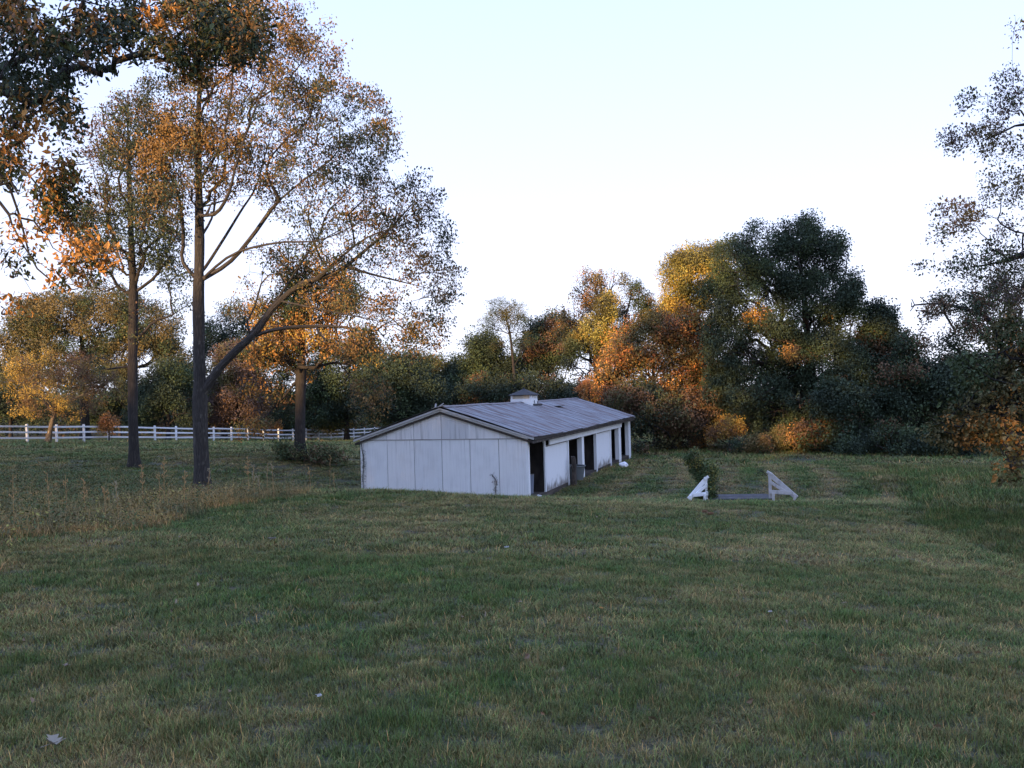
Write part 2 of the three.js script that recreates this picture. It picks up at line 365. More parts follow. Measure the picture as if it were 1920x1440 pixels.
// ---------------------------------------------------------------- the trees, near to far
// a blob: [px, py, half width, half height, metres nearer, half depth in px, density]
const T = [];
T.push({ name: 'tall_tree', label: 'tallest tree with grey trunk and a long arching limb, left of the white barn', seed: 101, d: 28, r0: 0.24, bark: 'grey', taper: 0.56, rmin: 0.21,
  trunk: [[380, 925], [376, 800], [374, 700], [372, 560], [374, 480], [373, 360], [371, 250], [376, 140], [384, 20], [392, -90]],
  limbs: [
    { p: [[385, 735], [412, 690], [450, 650], [482, 622], [512, 578], [562, 534], [632, 510], [690, 465], [735, 425, -0.5], [775, 380, -1]], r: 0.15 },
    { p: [[484, 630], [520, 617], [580, 612], [640, 613], [690, 622]], r: 0.06 },
    { p: [[384, 530], [430, 492], [475, 440], [515, 385], [560, 345], [620, 300]], r: 0.085 },
    { p: [[388, 515, 1], [440, 475, 1.4], [520, 455, 2], [590, 452, 2.4], [650, 430, 2.6], [710, 390, 2.8]], r: 0.055 },
    { p: [[378, 510, -1], [415, 455, -1.5], [452, 395, -2], [480, 350, -2.4], [500, 280, -2.6], [530, 190, -3]], r: 0.075 },
    { p: [[366, 520], [342, 490], [344, 455], [340, 395], [326, 345], [300, 290]], r: 0.07 },
    { p: [[372, 405, 1], [405, 400, 1.4], [430, 360, 2], [445, 300, 2.5], [480, 200, 3], [520, 110, 3]], r: 0.08 },
    { p: [[455, 648], [520, 560, -1], [560, 500, -1.5], [600, 440, -2]], r: 0.05 }, { p: [[600, 520], [680, 450, 1], [760, 420, 1.5], [810, 400, 2]], r: 0.045 }, { p: [[520, 570], [600, 580, 1.2], [700, 600, 1.8], [790, 620, 2]], r: 0.04 }, { p: [[374, 330], [410, 280, 1], [430, 200, 1.5], [440, 100, 2]], r: 0.05 }, { p: [[374, 440], [400, 400, -1], [405, 330, -1.6], [420, 240, -2]], r: 0.05 }, { p: [[640, 508], [700, 515], [760, 530], [820, 545]], r: 0.05 }, { p: [[560, 536], [640, 545], [720, 570], [780, 605]], r: 0.045 },
  ],
  blobs: [[470, 40, 110, 90, 0, 110, 1.3], [390, 60, 110, 90, 0, 110, 1.3], [555, 130, 75, 70, 0, 60], [600, 60, 30, 40, 0, 40, .35], [640, 95, 18, 16, 0, 15, .5], [640, 215, 95, 75], [700, 270, 48, 50], [480, 220, 130, 100, 0, 130, 1.4], [370, 300, 120, 90, 0, 120, 1.4], [600, 340, 130, 80], [735, 370, 95, 58, 0, 90, .75], [780, 440, 68, 68, 0, 90, .75], [700, 470, 110, 60, 0, 100, .6], [815, 525, 52, 50], [760, 585, 80, 45, 0, 90, .7], [640, 560, 95, 40, 0, 90, .6], [800, 622, 42, 36, 0, 50], [735, 640, 55, 42, 0.5, 40], [692, 735, 40, 46, 1, 30, 1.3], [775, 700, 14, 30, 1, 12], [340, 190, 85, 100, 0, 90, 1.3], [270, 260, 75, 70, 0, 80, 1.2], [300, 370, 60, 60], [640, 450, 90, 60, 0, 100, .6], [460, 560, 25, 60, 0, 30, .4], [520, 480, 60, 40, 0, 60, .5], [650, 650, 50, 36, 1, 30], [330, 520, 30, 40, 0, 30, .3]],
  n: 3900, leaf: 'fineNear', m: 3, along: 0.45, gap: -0.12, gf: 1.1, rt: 0.008, ls: 0.9, spread: 0.38, bf: 0.2, arch: 0.05, pal: [C.deep, C.deep, C.oak, C.olive, C.brown, C.olive, C.khaki, [0.24, 0.135, 0.038]], cf: 0.5, cr: 1.15,
  warm: (p) => p.y < 4 && p.x > -8 ? 0.4 : Math.max(0, 0.36 - 0.1 * Math.hypot(p.x + 8.6, p.y - 11.5)) });
T.push({ name: 'slim_tree', label: 'slimmer dark-trunked tree left of the tallest tree, forking at half height', seed: 102, d: 38, r0: 0.21, bark: 'dark', rmin: 0.17, taper: 0.45,
  trunk: [[252, 878], [249, 760], [249, 650], [250, 545], [246, 450], [243, 360], [240, 250], [240, 170]],
  limbs: [{ p: [[252, 548], [262, 500], [276, 465], [305, 440]], r: 0.08 }, { p: [[252, 546], [225, 542], [205, 510], [182, 500]], r: 0.07 }, { p: [[262, 546], [290, 520], [312, 490], [338, 480]], r: 0.06 }, { p: [[255, 645], [288, 604], [320, 592], [352, 572]], r: 0.08 }, { p: [[245, 694], [215, 690], [196, 693], [182, 680]], r: 0.06 }, { p: [[243, 480], [220, 460], [200, 400]], r: 0.05 }],
  blobs: [[245, 430, 100, 80], [250, 330, 85, 70], [235, 240, 70, 70], [175, 420, 55, 60], [300, 450, 50, 55], [210, 520, 60, 30, 0, 30, .5], [330, 520, 30, 30, 0, 30, .6], [180, 270, 45, 50, 0, 40, .6], [245, 600, 30, 40, 0, 20, .5], [340, 570, 25, 25, 0, 20, .5], [195, 680, 30, 15, 0, 20, .5]],
  n: 1000, leaf: 'fineNear', m: 4, along: 0.5, ls: 1.05, spread: 0.6, bf: 0.22, pal: [C.deep, C.green, C.green, C.olive, C.brown], from: 0.3 });
T.push({ name: 'orange_leaved_tree', label: 'orange-leaved tree with straight dark trunk between the tallest tree and the barn', seed: 103, d: 45, r0: 0.27, bark: 'dark', rmin: 0.2,
  trunk: [[562, 864], [563, 760], [566, 660], [568, 590], [572, 530], [575, 470]],
  blobs: [[560, 640, 80, 60], [600, 560, 85, 60], [520, 590, 55, 50], [645, 640, 60, 45], [510, 660, 50, 30], [560, 500, 60, 50, 0, 40, .6], [640, 560, 50, 40], [500, 740, 40, 25, 0, 25, .6], [470, 780, 35, 25, 0, 20, .6]],
  n: 520, m: 5, ls: 0.9, leaf: 'mid', spread: 0.9, from: 0.35, pal: [C.green, C.brown, C.khaki, C.orange, C.orange, C.gold] });
// near trees leaning in over both edges of the picture
T.push({ name: 'overhanging_oak', label: 'nearest oak reaching in over the top left corner with large drooping leaves', seed: 104, d: 13.5, r0: 0.3, bark: 'dark', taper: 0.95,
  trunk: [[-330, 1180], [-320, 700], [-300, 300], [-260, -60], [-200, -260]],
  limbs: [{ p: [[-270, -40], [-120, -30], [0, -10], [120, -5], [250, 25], [380, 50]], r: 0.035 }, { p: [[-300, 250], [-140, 130], [-40, 150], [50, 190], [110, 220]], r: 0.035 }, { p: [[-310, 420], [-120, 300], [0, 380], [22, 420], [50, 470], [70, 490]], r: 0.035 }, { p: [[-300, 330], [-90, 250], [10, 340], [40, 420], [60, 490], [95, 525], [125, 545], [160, 535]], r: 0.028 }, { p: [[-300, 300], [-110, 220], [60, 330], [90, 450], [125, 480]], r: 0.025 }],
  blobs: [[30, 40, 80, 55], [150, 80, 80, 55], [60, 140, 90, 45], [110, 195, 40, 42], [30, 240, 40, 50], [10, 310, 30, 40], [215, 40, 90, 48], [330, 50, 110, 62], [440, 55, 80, 55], [390, 95, 90, 50, 0, 50], [200, 120, 35, 24, 0, 20, .7], [95, 340, 55, 45, 0.4, 30], [60, 400, 60, 50, .4, 30, .6], [160, 465, 50, 40, .4, 25, .6], [205, 505, 14, 26, .4, 12, .5], [120, 520, 30, 14, .2, 12, .2], [30, 480, 30, 20, 0, 15, .4], [110, 420, 50, 30, 0, 20, .5], [45, 560, 18, 60, 0, 10, .08], [330, -60, 150, 50, 0, 60, .5], [-40, 120, 50, 160, -1, 60, .3], [-140, -140, 220, 80, -2, 90, .3]],
  n: 900, leaf: 'oak', m: 3, along: 0.5, ls: 0.85, gap: -0.08, gf: 1.5, cr: 1.0, spread: 0.26, bf: 0.2, from: 0.1, rt: 0.004, cf: 1.2, pal: [C.deep, C.deep, C.oak, C.green, C.green, C.olive, C.brown, C.khaki, C.orange], warm: (p) => (p.y < 5.6 && p.x > -8.3 ? 0.4 : -0.1) + (p.x > -5.6 ? 0.06 : 0) });
T.push({ name: 'overhanging_maple', label: 'thin-leaved tree reaching in over the top right corner against the sky', seed: 105, d: 19, r0: 0.24, bark: 'dark', taper: 1.0,
  trunk: [[2190, 960], [2170, 700], [2140, 400], [2120, 200], [2100, -40]],
  limbs: [{ p: [[2140, 380], [2000, 210], [1930, 165], [1870, 178]], r: 0.012 }, { p: [[2145, 430], [2010, 290], [1930, 232], [1850, 262], [1790, 275]], r: 0.013 }, { p: [[2150, 520], [2040, 480], [1950, 470], [1880, 490], [1830, 500]], r: 0.016 }],
  blobs: [[1895, 170, 30, 50, 0, 30, .9], [1840, 190, 42, 20, 0, 20, .6], [1800, 255, 45, 18, 0, 20, .8], [1885, 270, 40, 34, 0, 30, 1.1], [1850, 230, 40, 30, 0, 20, .7], [1795, 400, 42, 32, 0, 30, .9], [1885, 345, 38, 34, 0, 30, 1.1], [1775, 438, 30, 10, 0, 10, .7], [1850, 420, 50, 34, 0, 30, .8], [1770, 490, 42, 22, 0, 20, .7], [1830, 500, 60, 36, 0, 30, .9], [1895, 470, 34, 50, 0, 30, 1], [1905, 40, 12, 12, 0, 10, .4], [1990, 300, 60, 200, 0, 80, .25], [1900, 550, 40, 40, 0, 30, .8]],
  n: 620, leaf: 'fineNear', m: 2, along: 0.4, ls: 0.66, gap: -0.12, gf: 1.2, cr: 0.9, spread: 0.3, bf: 0.2, rt: 0.004, from: 0.1, pal: [C.green, C.olive, C.grey, C.brown, C.grey, C.olive, C.khaki] });
T.push({ name: 'leafy_maple', label: 'bushy tree at the right edge whose lowest leaves hang orange to the grass', seed: 106, d: 24, r0: 0.22, bark: 'dark',
  trunk: [[2060, 960], [2050, 800], [2030, 650], [2010, 500]],
  limbs: [{ p: [[2045, 780], [1960, 770], [1880, 800], [1800, 820]], r: 0.05 }, { p: [[2040, 720], [1960, 690], [1880, 690], [1810, 700]], r: 0.05 }],
  blobs: [[1850, 690, 55, 45], [1895, 640, 40, 55], [1830, 745, 50, 40], [1775, 810, 28, 26, 0, 15, .8], [1860, 790, 60, 48], [1905, 730, 50, 60], [1900, 845, 26, 38, 1.5, 14, 1.2], [1980, 700, 70, 130, 0, 60, .5], [1800, 780, 30, 30]],
  n: 520, leaf: 'near', m: 4, along: 0.5, ls: 0.95, spread: 0.45, gf: 1.1, cr: 0.8, from: 0.1, pal: [C.green, [0.1, 0.1, 0.035], C.olive, [0.13, 0.115, 0.04], C.olive, C.khaki, C.orange], warm: (p) => p.x > 13.8 && p.y < 0.1 ? 0.7 : -0.27 });
T.push({ name: 'dark_limbed_tree', label: 'dark green tree at right whose flat branch stretches towards the big oak', seed: 107, d: 42, r0: 0.28, bark: 'dark',
  trunk: [[1905, 880], [1900, 760], [1895, 650], [1890, 560]],
  limbs: [{ p: [[1895, 640], [1840, 590], [1770, 570], [1715, 572]], r: 0.1 }],
  blobs: [[1740, 575, 45, 20], [1800, 565, 60, 26], [1865, 575, 50, 40], [1900, 530, 40, 40], [1830, 615, 50, 24], [1880, 640, 45, 40], [1870, 700, 50, 50], [1900, 770, 50, 60], [1790, 640, 40, 22, 0, 30, .6], [1950, 600, 60, 100]],
  n: 420, leaf: 'mid', m: 4, ls: 0.85, spread: 0.7, from: 0.2, pal: [C.deep, C.deep, C.oak, C.green, C.brown] });
// the wood behind the barn
T.push({ name: 'big_oak', label: 'largest dark green oak with broad lobed crown rising above the tree line at right', seed: 110, d: 62, r0: 0.55, bark: 'dark', rmin: 0.35,
  trunk: [[1516, 848], [1517, 770], [1518, 690], [1512, 610], [1505, 540], [1500, 480]],
  limbs: [{ p: [[1517, 640], [1480, 615], [1440, 600]], r: 0.16 }, { p: [[1515, 700], [1450, 680], [1400, 690]], r: 0.16 }, { p: [[1510, 600], [1550, 560], [1590, 550]], r: 0.16 }],
  blobs: [[1500, 440, 48, 28], [1440, 452, 50, 32], [1385, 490, 45, 42], [1565, 468, 30, 34], [1480, 500, 85, 45], [1590, 545, 26, 40], [1535, 548, 75, 42], [1355, 555, 34, 45], [1410, 545, 60, 40], [1388, 612, 24, 30], [1480, 600, 60, 40], [1580, 605, 40, 26, 0, 40], [1372, 665, 48, 46], [1345, 620, 22, 40], [1430, 660, 80, 26], [1540, 680, 80, 50], [1430, 735, 110, 46], [1360, 730, 40, 40], [1600, 690, 40, 60], [1520, 640, 50, 30], [1490, 790, 110, 36], [1510, 420, 20, 14]],
  n: 1300, m: 7, ls: 0.85, spread: 0.9, gap: -0.22, gf: 0.5, bf: 0.25, pal: [C.deep, C.oak, C.oak, C.oak, C.oak, C.green], from: 0.2, cr: 0.6 });
T.push({ name: 'amber_tree', label: 'orange tree glowing through the gaps of the big dark oak', seed: 111, d: 66, r0: 0.25, bark: 'dark',
  trunk: [[1455, 840], [1450, 700], [1445, 640]], blobs: [[1402, 602, 24, 28, 3, 14, 1], [1416, 588, 22, 18, 5, 12, .8], [1446, 616, 34, 12, 5, 12, .8], [1552, 654, 20, 14, 5, 10, .8], [1552, 590, 14, 8, 5, 8, .7], [1410, 690, 60, 50, -4], [1490, 650, 40, 30, -4], [1495, 665, 24, 12, 7, 8, .6]], n: 240, m: 5, gap: -0.2, gf: 0.9, spread: 0.8, ls: 0.7, pal: [C.brown, C.khaki, C.orange, C.orange, C.gold] });
T.push({ name: 'bronze_tree', label: 'tall bronze-leaved tree with open top right of the barn cupola', seed: 112, d: 74, r0: 0.3, bark: 'dark',
  trunk: [[1145, 840], [1142, 720], [1136, 620], [1125, 560]], blobs: [[1110, 545, 42, 30], [1085, 590, 32, 32, 0, 30, .8], [1125, 570, 45, 30, 0, 40, .8], [1160, 525, 18, 16, 0, 12], [1070, 620, 28, 28], [1110, 520, 26, 12], [1150, 600, 30, 40, 0, 30, .5], [1100, 680, 40, 40]], n: 280, m: 3, spread: 0.9, ls: .85, pal: [C.olive, C.brown, C.khaki, C.orange, C.khaki], from: 0.4 });
T.push({ name: 'yellow_green_tree', label: 'rounded yellow-green tree in front of the bronze tree, right of the barn cupola', seed: 113, d: 70, r0: 0.2, bark: 'dark',
  trunk: [[1125, 838], [1120, 740], [1115, 660]], blobs: [[1135, 575, 20, 30, 0, 18, 1.2], [1110, 620, 42, 34], [1085, 650, 22, 26], [1130, 650, 40, 26]], n: 220, m: 5, spread: 0.8, ls: 0.8, pal: [C.olive, C.lime, C.lime, C.gold], from: 0.45 });
T.push({ name: 'bare_topped_tree', label: 'thin dark tree with almost bare crown between the bronze and yellow trees', seed: 114, d: 72, r0: 0.2, bark: 'dark',
  trunk: [[1165, 838], [1160, 700], [1168, 620], [1182, 560]], limbs: [{ p: [[1165, 650], [1190, 610], [1208, 575]], r: 0.07 }], blobs: [[1190, 545, 16, 13], [1208, 565, 16, 22], [1215, 590, 18, 24], [1170, 600, 20, 20, 0, 20, .6], [1160, 630, 30, 20], [1230, 610, 16, 24]], n: 150, m: 3, spread: 0.7, ls: 0.75, pal: [C.deep, C.green, C.brown], from: 0.5 });
T.push({ name: 'gold_tree', label: 'tall golden yellow tree touching the left side of the big oak', seed: 115, d: 72, r0: 0.3, bark: 'grey',
  trunk: [[1300, 838], [1296, 720], [1290, 620], [1285, 540]], blobs: [[1275, 525, 42, 46], [1300, 490, 44, 22], [1340, 490, 36, 24], [1255, 560, 26, 32], [1290, 560, 40, 30, 0, 30, .7], [1330, 540, 30, 40], [1310, 610, 34, 34, 0, 30, .5]], n: 495, m: 5, spread: 1.0, ls: 0.85, pal: [C.olive, C.lime, C.lime, C.gold, C.gold], from: 0.45 });
T.push({ name: 'rust_maple', label: 'wide rust-orange maple behind the far end of the barn', seed: 116, d: 66, r0: 0.28, bark: 'dark',
  trunk: [[1232, 842], [1230, 780], [1225, 700], [1225, 640]], blobs: [[1225, 650, 62, 52], [1180, 650, 42, 40], [1285, 650, 45, 60], [1150, 690, 44, 34], [1220, 720, 70, 44], [1300, 720, 40, 50], [1130, 720, 34, 30], [1260, 610, 50, 30], [1315, 680, 26, 50]], n: 840, m: 5, spread: 1.0, ls: 0.95, pal: [C.olive, C.brown, C.brown, C.orange, C.rust, C.orange, C.khaki], from: 0.25 });
T.push({ name: 'red_sapling', label: 'small bright orange-red sapling just right of the barn roof', seed: 117, d: 60, r0: 0.07, bark: 'dark',
  trunk: [[1112, 835], [1108, 770], [1104, 740]], blobs: [[1105, 722, 18, 16], [1095, 728, 14, 10], [1108, 742, 12, 12]], n: 60, m: 3, gap: 0, gf: 1.6, spread: 0.4, ls: 0.42, pal: [C.orange, C.orange, C.rust], from: 0.4 });
T.push({ name: 'olive_tree', label: 'brownish olive tree low in the wood beyond the barn far corner', seed: 118, d: 62, r0: 0.2, bark: 'dark',
  trunk: [[1262, 842], [1260, 790]], blobs: [[1220, 770, 60, 36], [1290, 780, 60, 40], [1170, 750, 36, 30], [1330, 770, 30, 40], [1250, 815, 60, 22], [1180, 790, 40, 40]], n: 380, m: 4, spread: 0.9, ls: .95, pal: [C.deep, C.oak, C.olive, C.olive, C.brown, C.brown], from: 0 });
// dark wood right of the oak
for (const [seed, d, tr, blobs, lab] of [
  [121, 64, [[1650, 850], [1648, 720], [1650, 640]], [[1645, 600, 32, 26], [1660, 640, 44, 30], [1625, 640, 30, 30], [1660, 700, 60, 46], [1640, 760, 70, 50]], 'dark green tree just right of the big oak, lower than it'],
  [122, 60, [[1720, 856], [1715, 760], [1715, 690]], [[1700, 700, 60, 30], [1750, 720, 60, 40], [1690, 760, 80, 50], [1780, 780, 70, 50], [1720, 650, 26, 22, 0, 20, .5]], 'deep green tree in the darkest part of the wood, right of the big oak'],
  [123, 58, [[1580, 848], [1575, 790], [1570, 740]], [[1570, 770, 60, 50], [1620, 800, 60, 40], [1560, 815, 60, 30]], 'shaded bushy tree at the foot of the big oak'],
  [124, 68, [[1840, 860], [1838, 760], [1830, 690]], [[1820, 700, 60, 40], [1850, 760, 70, 60], [1780, 740, 50, 40]], 'dark tree behind the bushy tree of the right edge'],
]) T.push({ name: 'woodland_tree', label: lab, group: 'dark trees of the wood right of the oak', seed, d, r0: 0.25, bark: 'dark', trunk: tr, blobs, n: 540, m: 5, spread: 1.0, ls: 1.0, pal: [C.deep, C.deep, C.oak, C.oak, C.green, C.brown], from: 0, cr: 0.4 });
// behind the barn, left of its cupola
T.push({ name: 'spindly_tree', label: 'tall spindly tree with sparse tufts against the sky, behind the barn cupola', seed: 131, d: 92, r0: 0.15, bark: 'dark',
  trunk: [[968, 790], [965, 720], [958, 640], [950, 600], [945, 578]], limbs: [{ p: [[962, 690], [980, 660], [1000, 640]], r: 0.08 }], blobs: [[938, 582, 18, 16, 0, 14], [962, 590, 20, 20], [915, 604, 14, 10, 0, 8], [950, 612, 26, 14, 0, 14, .6], [930, 640, 12, 10, 0, 8, .5], [975, 640, 20, 16, 0, 12, .5]], n: 260, m: 2, gap: -0.3, along: 0.4, spread: 1.2, ls: 0.62, pal: [C.deep, C.oak, C.green, C.olive], from: 0.5 });
for (const [seed, d, tr, blobs, lab, pal] of [
  [132, 95, [[910, 800], [908, 720], [906, 680]], [[905, 650, 32, 30], [900, 690, 46, 26], [880, 720, 50, 30], [930, 700, 40, 40]], 'rounded dark tree left of the spindly tree behind the barn', [C.deep, C.oak, C.oak, C.green]],
  [133, 98, [[1030, 800], [1028, 720], [1025, 660]], [[1020, 640, 34, 28], [1045, 612, 28, 24], [1000, 632, 22, 26, 0, 20, .7], [1005, 665, 40, 28], [1050, 660, 40, 40], [1000, 705, 60, 30]], 'grey-green tree behind the right half of the barn roof', [C.deep, C.oak, C.green, C.brown]],
  [134, 100, [[845, 800], [843, 740], [840, 710]], [[835, 690, 34, 20], [820, 710, 50, 30], [860, 720, 40, 34], [790, 700, 30, 34]], 'low dark tree in the dip of the tree line left of the spindly tree', [C.deep, C.oak, C.green, C.olive]],
  [135, 92, [[960, 805], [958, 760]], [[940, 740, 70, 34], [880, 745, 60, 28], [1020, 740, 60, 30], [1070, 745, 40, 30]], 'shaded thicket tree directly behind the barn cupola', [C.deep, C.deep, C.oak, C.brown]],
  [136, 88, [[760, 815], [757, 740], [755, 690]], [[760, 700, 40, 40], [720, 720, 50, 40], [790, 740, 50, 34], [740, 760, 70, 34]], 'dark green tree behind the left slope of the barn roof', [C.deep, C.oak, C.oak, C.green]],
  [137, 95, [[650, 815], [648, 730], [645, 670]], [[640, 700, 60, 50], [680, 740, 60, 40], [610, 760, 50, 40], [690, 690, 40, 40]], 'dark tree behind the orange-leaved tree left of the barn', [C.deep, C.deep, C.oak, C.green]],
]) T.push({ name: 'background_tree', label: lab, group: 'dark trees beyond the barn', seed, d, r0: 0.26, bark: 'dark', trunk: tr, blobs, n: 510, m: 5, spread: 1.5, ls: 1.15, pal, from: 0, cr: 0.4 });
// beyond the paddock fence
T.push({ name: 'round_crowned_tree', label: 'wide round-crowned olive tree at the left edge beyond the fence', seed: 141, d: 88, r0: 0.45, bark: 'dark',
  trunk: [[160, 815], [158, 740], [155, 660], [150, 610]], blobs: [[60, 595, 52, 34], [115, 580, 60, 34], [190, 575, 70, 36], [255, 600, 50, 40], [300, 625, 40, 44], [40, 640, 46, 40], [120, 640, 110, 46], [230, 660, 80, 40], [320, 670, 36, 36], [30, 690, 50, 30], [150, 700, 100, 30]], n: 1200, m: 5, spread: 1.3, ls: 1.1, pal: [C.green, C.olive, C.olive, C.khaki, C.khaki], from: 0.2 });
T.push({ name: 'leaning_ornamental_tree', label: 'small wide orange tree with leaning pale trunk at the left of the white fence', seed: 142, d: 60.5, r0: 0.16, bark: 'pale', rmin: 0.1,
  trunk: [[89, 832], [97, 795], [104, 768], [112, 740]], limbs: [{ p: [[104, 768], [125, 755], [150, 742], [175, 735]], r: 0.05 }, { p: [[100, 780], [88, 760], [70, 735]], r: 0.05 }],
  blobs: [[110, 690, 105, 30], [55, 715, 65, 32], [130, 725, 80, 36], [190, 715, 45, 36], [25, 690, 50, 30], [70, 755, 55, 24, 0, 40], [150, 760, 60, 18, 0, 40, .6], [200, 745, 34, 22]], n: 520, m: 4, ls: 0.7, spread: 0.8, leaf: 'mid', pal: [C.brown, C.brown, C.khaki, C.gold, C.gold], from: 0.35, warm: (p) => p.x < -34 ? 0.2 : -0.15 });
T.push({ name: 'dark_shrub_tree', label: 'dense dark green bushy tree beyond the fence between the two left trunks', seed: 143, d: 82, r0: 0.2, bark: 'dark', trunk: [[315, 815], [316, 780]], blobs: [[310, 730, 46, 40], [340, 760, 50, 40], [280, 770, 40, 34], [320, 700, 40, 26]], n: 380, m: 5, spread: 1.1, ls: 1, pal: [C.deep, C.oak, C.oak, C.green], from: 0 });
T.push({ name: 'purple_grey_tree', label: 'hazy purple-grey thin-leaved tree beyond the fence, right of the tallest trunk', seed: 144, d: 86, r0: 0.2, bark: 'grey', trunk: [[448, 818], [446, 760], [445, 700]], blobs: [[440, 690, 40, 46], [450, 740, 50, 46], [420, 770, 36, 30], [480, 770, 30, 30]], n: 480, m: 5, spread: 1.1, ls: 0.95, pal: [C.brown, C.grey, C.grey, C.olive], from: 0 });
T.push({ name: 'tall_dark_tree', label: 'tall dark tree seen behind the arching limb, beyond the fence', seed: 145, d: 98, r0: 0.3, bark: 'dark', trunk: [[420, 818], [418, 700], [415, 630]], blobs: [[420, 620, 50, 30], [400, 660, 40, 46], [470, 650, 50, 40], [440, 590, 40, 20], [500, 700, 50, 50], [530, 640, 40, 40], [540, 770, 60, 40], [590, 720, 40, 50]], n: 645, m: 5, spread: 1.3, ls: 1.1, pal: [C.deep, C.oak, C.green, C.olive], from: 0.1 });
T.push({ name: 'yellow_shrub', label: 'low shrub with lit yellow leaves and leaning stems behind the fence near the barn', seed: 146, d: 96, r0: 0.1, bark: 'pale', trunk: [[580, 832], [588, 808], [597, 780]], limbs: [{ p: [[584, 815], [600, 806], [625, 790]], r: 0.06 }, { p: [[582, 820], [578, 795], [584, 770]], r: 0.06 }], blobs: [[612, 790, 24, 18], [645, 800, 18, 9], [580, 760, 20, 30, 0, 15, .5], [600, 755, 30, 20, 0, 20, .4]], n: 130, m: 4, spread: 0.7, ls: 0.7, pal: [C.olive, C.khaki, C.gold, C.gold], from: 0.2, category: 'shrub' });
T.push({ name: 'russet_shrub', label: 'small russet shrub just behind the fence left of the slimmer tree', seed: 147, d: 68, r0: 0.05, bark: 'dark', trunk: [[204, 815], [205, 800]], blobs: [[205, 788, 15, 12], [200, 798, 12, 10]], n: 60, m: 4, spread: 0.4, ls: 0.55, pal: [C.brown, C.orange, C.rust], from: 0, category: 'shrub' });
T.push({ name: 'tan_shrub', label: 'pale tan shrub beyond the fence between the tallest and the orange-leaved tree', seed: 148, d: 90, r0: 0.06, bark: 'pale', trunk: [[490, 822], [488, 800]], blobs: [[480, 780, 22, 14], [500, 800, 20, 14], [520, 805, 14, 16]], n: 90, m: 4, spread: 0.6, ls: 0.65, pal: [C.brown, C.khaki, C.orange], from: 0, category: 'shrub' });
// shrubs at the edge of the far lawn
for (const [seed, d, tr, blobs, lab, pal] of [
  [151, 60, [[1368, 842], [1368, 825]], [[1365, 802, 26, 18], [1345, 815, 20, 16], [1395, 800, 16, 14]], 'low golden shrub lit by the sun at the edge of the far lawn', [C.brown, C.orange, C.gold, C.gold]],
  [152, 62, [[1305, 842], [1304, 832]], [[1304, 828, 14, 12], [1270, 834, 20, 8]], 'small orange bush at the lawn edge left of the golden shrub', [C.brown, C.orange, C.gold]],
  [153, 59, [[1490, 848], [1488, 830]], [[1480, 818, 30, 18], [1510, 826, 22, 14], [1455, 830, 24, 12]], 'tawny shrub at the foot of the big oak', [C.olive, C.brown, C.khaki, C.orange]],
  [154, 58, [[1425, 846], [1424, 834]], [[1425, 832, 26, 12], [1395, 838, 26, 8]], 'low dark weedy bush between the golden and the tawny shrub', [C.deep, C.green, C.brown, C.khaki]],
]) T.push({ name: 'edge_shrub', label: lab, group: 'shrubs along the edge of the far lawn', category: 'shrub', seed, d, r0: 0.05, bark: 'dark', trunk: tr, blobs, n: 120, m: 4, spread: 0.5, ls: 0.6, pal, from: 0 });
T.push({ name: 'undergrowth_bush', label: 'dark bush in the shade under the wood at the right end of the far lawn', seed: 155, category: 'bush', d: 56, r0: 0.06, bark: 'dark', trunk: [[1690, 856], [1690, 830]], blobs: [[1680, 825, 60, 24], [1750, 830, 50, 24], [1620, 838, 50, 14], [1800, 840, 40, 20]], n: 260, m: 4, spread: 0.7, ls: 0.8, pal: [C.deep, C.oak, C.oak, C.green], from: 0 });
// close to the barn and the little bridge
T.push({ name: 'bridge_bush', label: 'upright dark bush growing beside the left railing of the little bridge', seed: 161, category: 'bush', d: 33.6, r0: 0.035, bark: 'dark', trunk: [[1322, 936], [1320, 900], [1308, 868], [1296, 850]], blobs: [[1326, 926, 14, 16, 0, 12, 1.4], [1324, 908, 17, 30], [1310, 880, 16, 22], [1296, 858, 13, 14], [1338, 890, 8, 16, 0, 6, .5], [1330, 875, 6, 10, 0, 5, .3], [1304, 852, 8, 8, 0, 6, .5]], n: 260, leaf: 'tiny', m: 5, gap: -0.3, gf: 3, ls: 1.2, spread: 0.2, from: 0, rt: 0.004, cf: 2, pal: [[0.06, 0.095, 0.03], [0.075, 0.11, 0.03], C.olive, C.lime, [0.07, 0.1, 0.03]] });
T.push({ name: 'far_corner_bush', label: 'thin twiggy bush at the far corner of the barn', seed: 162, category: 'bush', d: 57, r0: 0.03, bark: 'dark', trunk: [[1200, 856], [1200, 835]], blobs: [[1200, 838, 11, 16], [1206, 848, 9, 8]], n: 60, leaf: 'tiny', m: 2, ls: 2, spread: 0.3, from: 0, pal: [C.deep, C.brown, C.green] });
T.push({ name: 'trunk_bush', label: 'weedy green bush around the foot of the orange-leaved tree', seed: 163, category: 'bush', d: 44, r0: 0.03, bark: 'dark', trunk: [[590, 868], [590, 850]], blobs: [[600, 850, 34, 16], [545, 852, 22, 18], [625, 858, 16, 10], [530, 830, 14, 14, 0, 10, .4]], n: 200, leaf: 'tiny', m: 3, gf: 1.5, ls: 2.2, spread: 0.4, from: 0, pal: [C.green, C.green, C.olive, C.olive, C.brown] });
